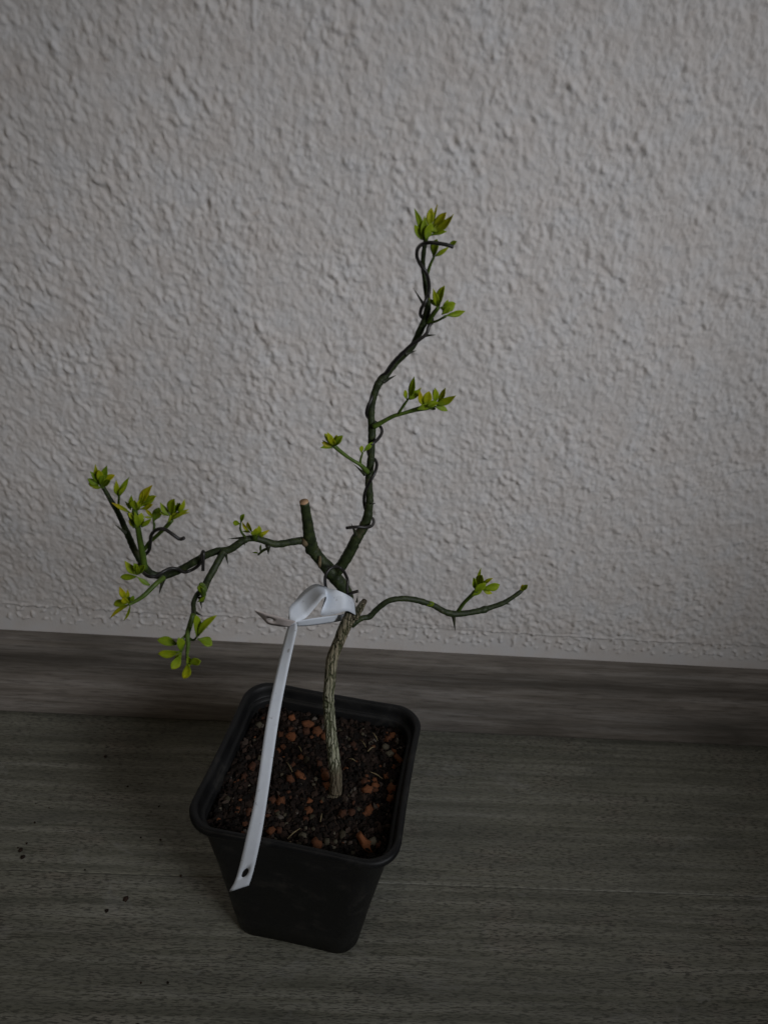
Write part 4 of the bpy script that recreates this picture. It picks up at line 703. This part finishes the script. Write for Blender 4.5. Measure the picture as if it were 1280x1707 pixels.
for i, (nm, path, thorns) in enumerate(BRANCHES):
    capm = {'pruned_stub': M['cut'], 'side_stub': M['darkcut']}.get(nm); mt = M['bark'] if nm == 'side_stub' else M['green']
    o = part_tube('pruned_stub' if 'stub' in nm else 'branch', path, mt, plant, 14, 6, .035, 'flat' if capm else 'round', .055, capm, 20 + i)
    stem_objs[nm] = o
    if nm == 'pruned_stub': tag(o, 'short cut-off stub with a pale orange cut face')
    if nm == 'side_stub': tag(o, 'short dark brown dead stub at the trunk top')
    for a, b, r in thorns:
        bm = bmesh.new(); A, B = Vector(a), Vector(b); m = A.lerp(B, .45)
        tube(bm, catmull([rel((*A, r)), rel((*A.lerp(B, .12), r * .8)), rel((*m, r * .5)), rel((*A.lerp(B, .8), r * .22)), rel((*B, r * .05))], 3), 8); link('thorn', bm_mesh(bm, 'thorn'), M['thorn'], o)
# bark scars / node rings
def scar(parent, P, sx, sz, seed):
    r = random.Random(seed); bm = pebble(r, sx, sx * .7, sz, .12); o = link('bark_scar', bm_mesh(bm, 'bark_scar'), M['scar'], parent); o.location = Vector(P) - BASE; return o
US = BRANCHES[0][1]
e0 = US[-1]; scar(stem_objs['upper_stem'], (e0[0] - .0018, e0[1] - .0030, e0[2] + .001), .0038, .0052, 3)
e1 = US[-3]; scar(stem_objs['upper_stem'], (e1[0] - .0002, e1[1] - .0036, e1[2] + .001), .0016, .0072, 4)

def leaf_mesh(B, T, W, nrm, curl, hue, seed, blunt=False):
    r = random.Random(seed); B, T, nrm = Vector(B), Vector(T), Vector(nrm); ax = T - B; L = ax.length; ax.normalize(); sd = ax.cross(nrm).normalized(); nrm = sd.cross(ax)
    nu, nv = 9, 5; bm = bmesh.new(); G = []; tones = []; along = []; asym = r.uniform(-.08, .08); twist = r.uniform(-.35, .35); pk = r.uniform(.5, .66) if blunt else r.uniform(.42, .6)
    for i in range(nu):
        t = i / (nu - 1); w = (math.sin(pi * t ** (math.log(.5) / math.log(pk))) ** ((.72 if blunt else 1.05) if t < pk else (.75 if blunt else 1.18))) if 0 < t < 1 else 0
        w = max(w, .16 * (1 - t) + .015) * W * (.45 if blunt else .44); bend = nrm * (curl * L * (t * t - t * .55)) + sd * (asym * L * math.sin(pi * t)); a = twist * (t - .4); s2 = sd * cos(a) + nrm * sin(a)
        row = []
        for j in range(nv):
            u = j / (nv - 1) * 2 - 1
            row.append(bm.verts.new(B + ax * (L * t) + bend + s2 * (u * w) + nrm * (abs(u) ** 1.3 * w * .42) + nrm * (W * .02 * r.uniform(-1, 1)))); tones.append(min(1, max(0, hue * (.55 + .45 * t) + .12 * r.uniform(-1, 1)))); along.append(t)
        G.append(row)
    for i in range(nu - 1):
        for j in range(nv - 1): bm.faces.new((G[i][j], G[i][j + 1], G[i + 1][j + 1], G[i + 1][j]))
    th = max(.00014, W * .028); bm.normal_update(); ret = bmesh.ops.solidify(bm, geom=bm.faces[:], thickness=th)
    nvt = len(bm.verts); me = bm_mesh(bm, 'leaf'); k = len(tones)
    set_tone(me, [tones[i % k] for i in range(nvt)]); at = me.attributes.new('along', 'FLOAT', 'POINT'); at.data.foreach_set('value', [along[i % k] for i in range(nvt)])
    return me
ln = 0
for si, (stems, leaves) in enumerate(SHOOTS):
    bm = bmesh.new(); r = random.Random(100 + si)
    for st in stems: tube(bm, catmull([rel(p) for p in st], 5), 9, 'round', .05, r)
    sh = link('shoot', bm_mesh(bm, 'shoot'), M['shoot'], plant)
    for (B, T, W, nn, curl, hue) in leaves:
        me = leaf_mesh(rel(B), rel(T), W, nn, curl, hue, 300 + ln, si == 6 or W > .42 * (Vector(T) - Vector(B)).length); ln += 1; link('leaf', me, M['leaf'], sh)

# ------------------------------------------------------------------ training wires
WIRE_LABELS = {'leader': 'dark bonsai wire coiled up the tall upright branch with a hooked end at its tip',
    'left': 'dark bonsai wire wound along the drooping left branch, its free end curling outward',
    'fork': 'short dark wire looped around the fork above the white tag'}
for nm, pts in WIRES.items():
    b = Vector(pts[-1] if nm != 'fork' else pts[0]); bm = bmesh.new()
    tube(bm, catmull([(p[0] - b.x, p[1] - b.y, p[2] - b.z, .00072) for p in pts], 6), 9, 'flat')
    o = link('training_wire', bm_mesh(bm, 'training_wire'), M['wire']); o.location = b; tag(o, WIRE_LABELS[nm], 'wire', 'training wires on the sapling')

# ------------------------------------------------------------------ white tag
def ribbon(name, sec, parent, base, hole=None, sub=6, nv=5, th=.0002, mat=None):
    A = catmull([s[0] for s in sec], sub); Bq = catmull([s[1] for s in sec], sub); n = len(A) - 1
    def S(u, t):
        i = min(int(t), n - 1); f = t - i; a = A[i] * (1 - f) + A[i + 1] * f; b = Bq[i] * (1 - f) + Bq[i + 1] * f; return Vector(a * (1 - u) + b * u) - base
    bm = bmesh.new(); h0, h1 = (hole[0], hole[1]) if hole else (0, 0); cache = {}
    def vert(u, t):
        k = (round(u, 5), round(t, 5))
        if k not in cache: cache[k] = bm.verts.new(S(u, t))
        return cache[k]
    for i in range(n):
        if hole and h0 <= i < h1: continue
        for j in range(nv - 1): bm.faces.new((vert(j / (nv - 1), i), vert((j + 1) / (nv - 1), i), vert((j + 1) / (nv - 1), i + 1), vert(j / (nv - 1), i + 1)))
    if hole:
        uc, tc, ru, rt = hole[2:]; bd = []
        for j in range(nv): bd.append((j / (nv - 1), h0))
        for i in range(h0 + 1, h1 + 1): bd.append((1.0, i))
        for j in range(nv - 2, -1, -1): bd.append((j / (nv - 1), h1))
        for i in range(h1 - 1, h0, -1): bd.append((0.0, i))
        el = []
        for (u, t) in bd:
            a = math.atan2((t - tc) / rt, (u - uc) / ru); el.append((uc + ru * cos(a), tc + rt * sin(a)))
        for k in range(len(bd)):
            k2 = (k + 1) % len(bd); bm.faces.new((vert(*bd[k]), vert(*bd[k2]), vert(*el[k2]), vert(*el[k])))
    bmesh.ops.recalc_face_normals(bm, faces=bm.faces); bmesh.ops.solidify(bm, geom=bm.faces[:], thickness=th)
    return link(name, bm_mesh(bm, name), mat or M['tag'], parent)
tb = Vector(TAG['strip'][0][0]); tg = empty('plant_tag', tb)
tag(tg, 'white plastic loop tag tied around the trunk with its strip hanging over the pot', 'plant tag')
ribbon('strip', TAG['strip'], tg, tb, (4, 8, .5, 6.0, .19, 1.05))
ribbon('loop', TAG['loop'], tg, tb)
ribbon('tag_head', TAG['head'], tg, tb, (12, 20, .5, 16.5, .15, 2.4), mat=M['tag_shaded'])

# ------------------------------------------------------------------ crumbs of soil on the floor
rc = random.Random(3)
for i, (x, y, s) in enumerate(CRUMBS):
    bm = pebble(rc, s, s * rc.uniform(.7, 1.1), s * .5, .3, 1); me = bm_mesh(bm, 'soil_crumb'); set_tone(me, .55 + .3 * rc.random())
    o = link('soil_crumb', me, M['crumb']); o.location = (x, y, s * .18); o.rotation_euler.z = rc.uniform(0, 6)
    tag(o, {6: 'largest round soil crumb on the floor left of the pot, below the plank seam', 0: 'lone soil crumb near the skirting board, topmost of the floor crumbs', 1: 'upper of two soil crumbs lying together at the left edge', 2: 'lower of two soil crumbs lying together at the left edge', 7: 'soil crumb just left of and below the largest round crumb', 16: 'soil crumb at the bottom edge of the picture, left of the pot'}.get(i, 'tiny dark soil crumb lying on the grey floor left of the pot'), 'soil crumb', 'soil crumbs on the floor')
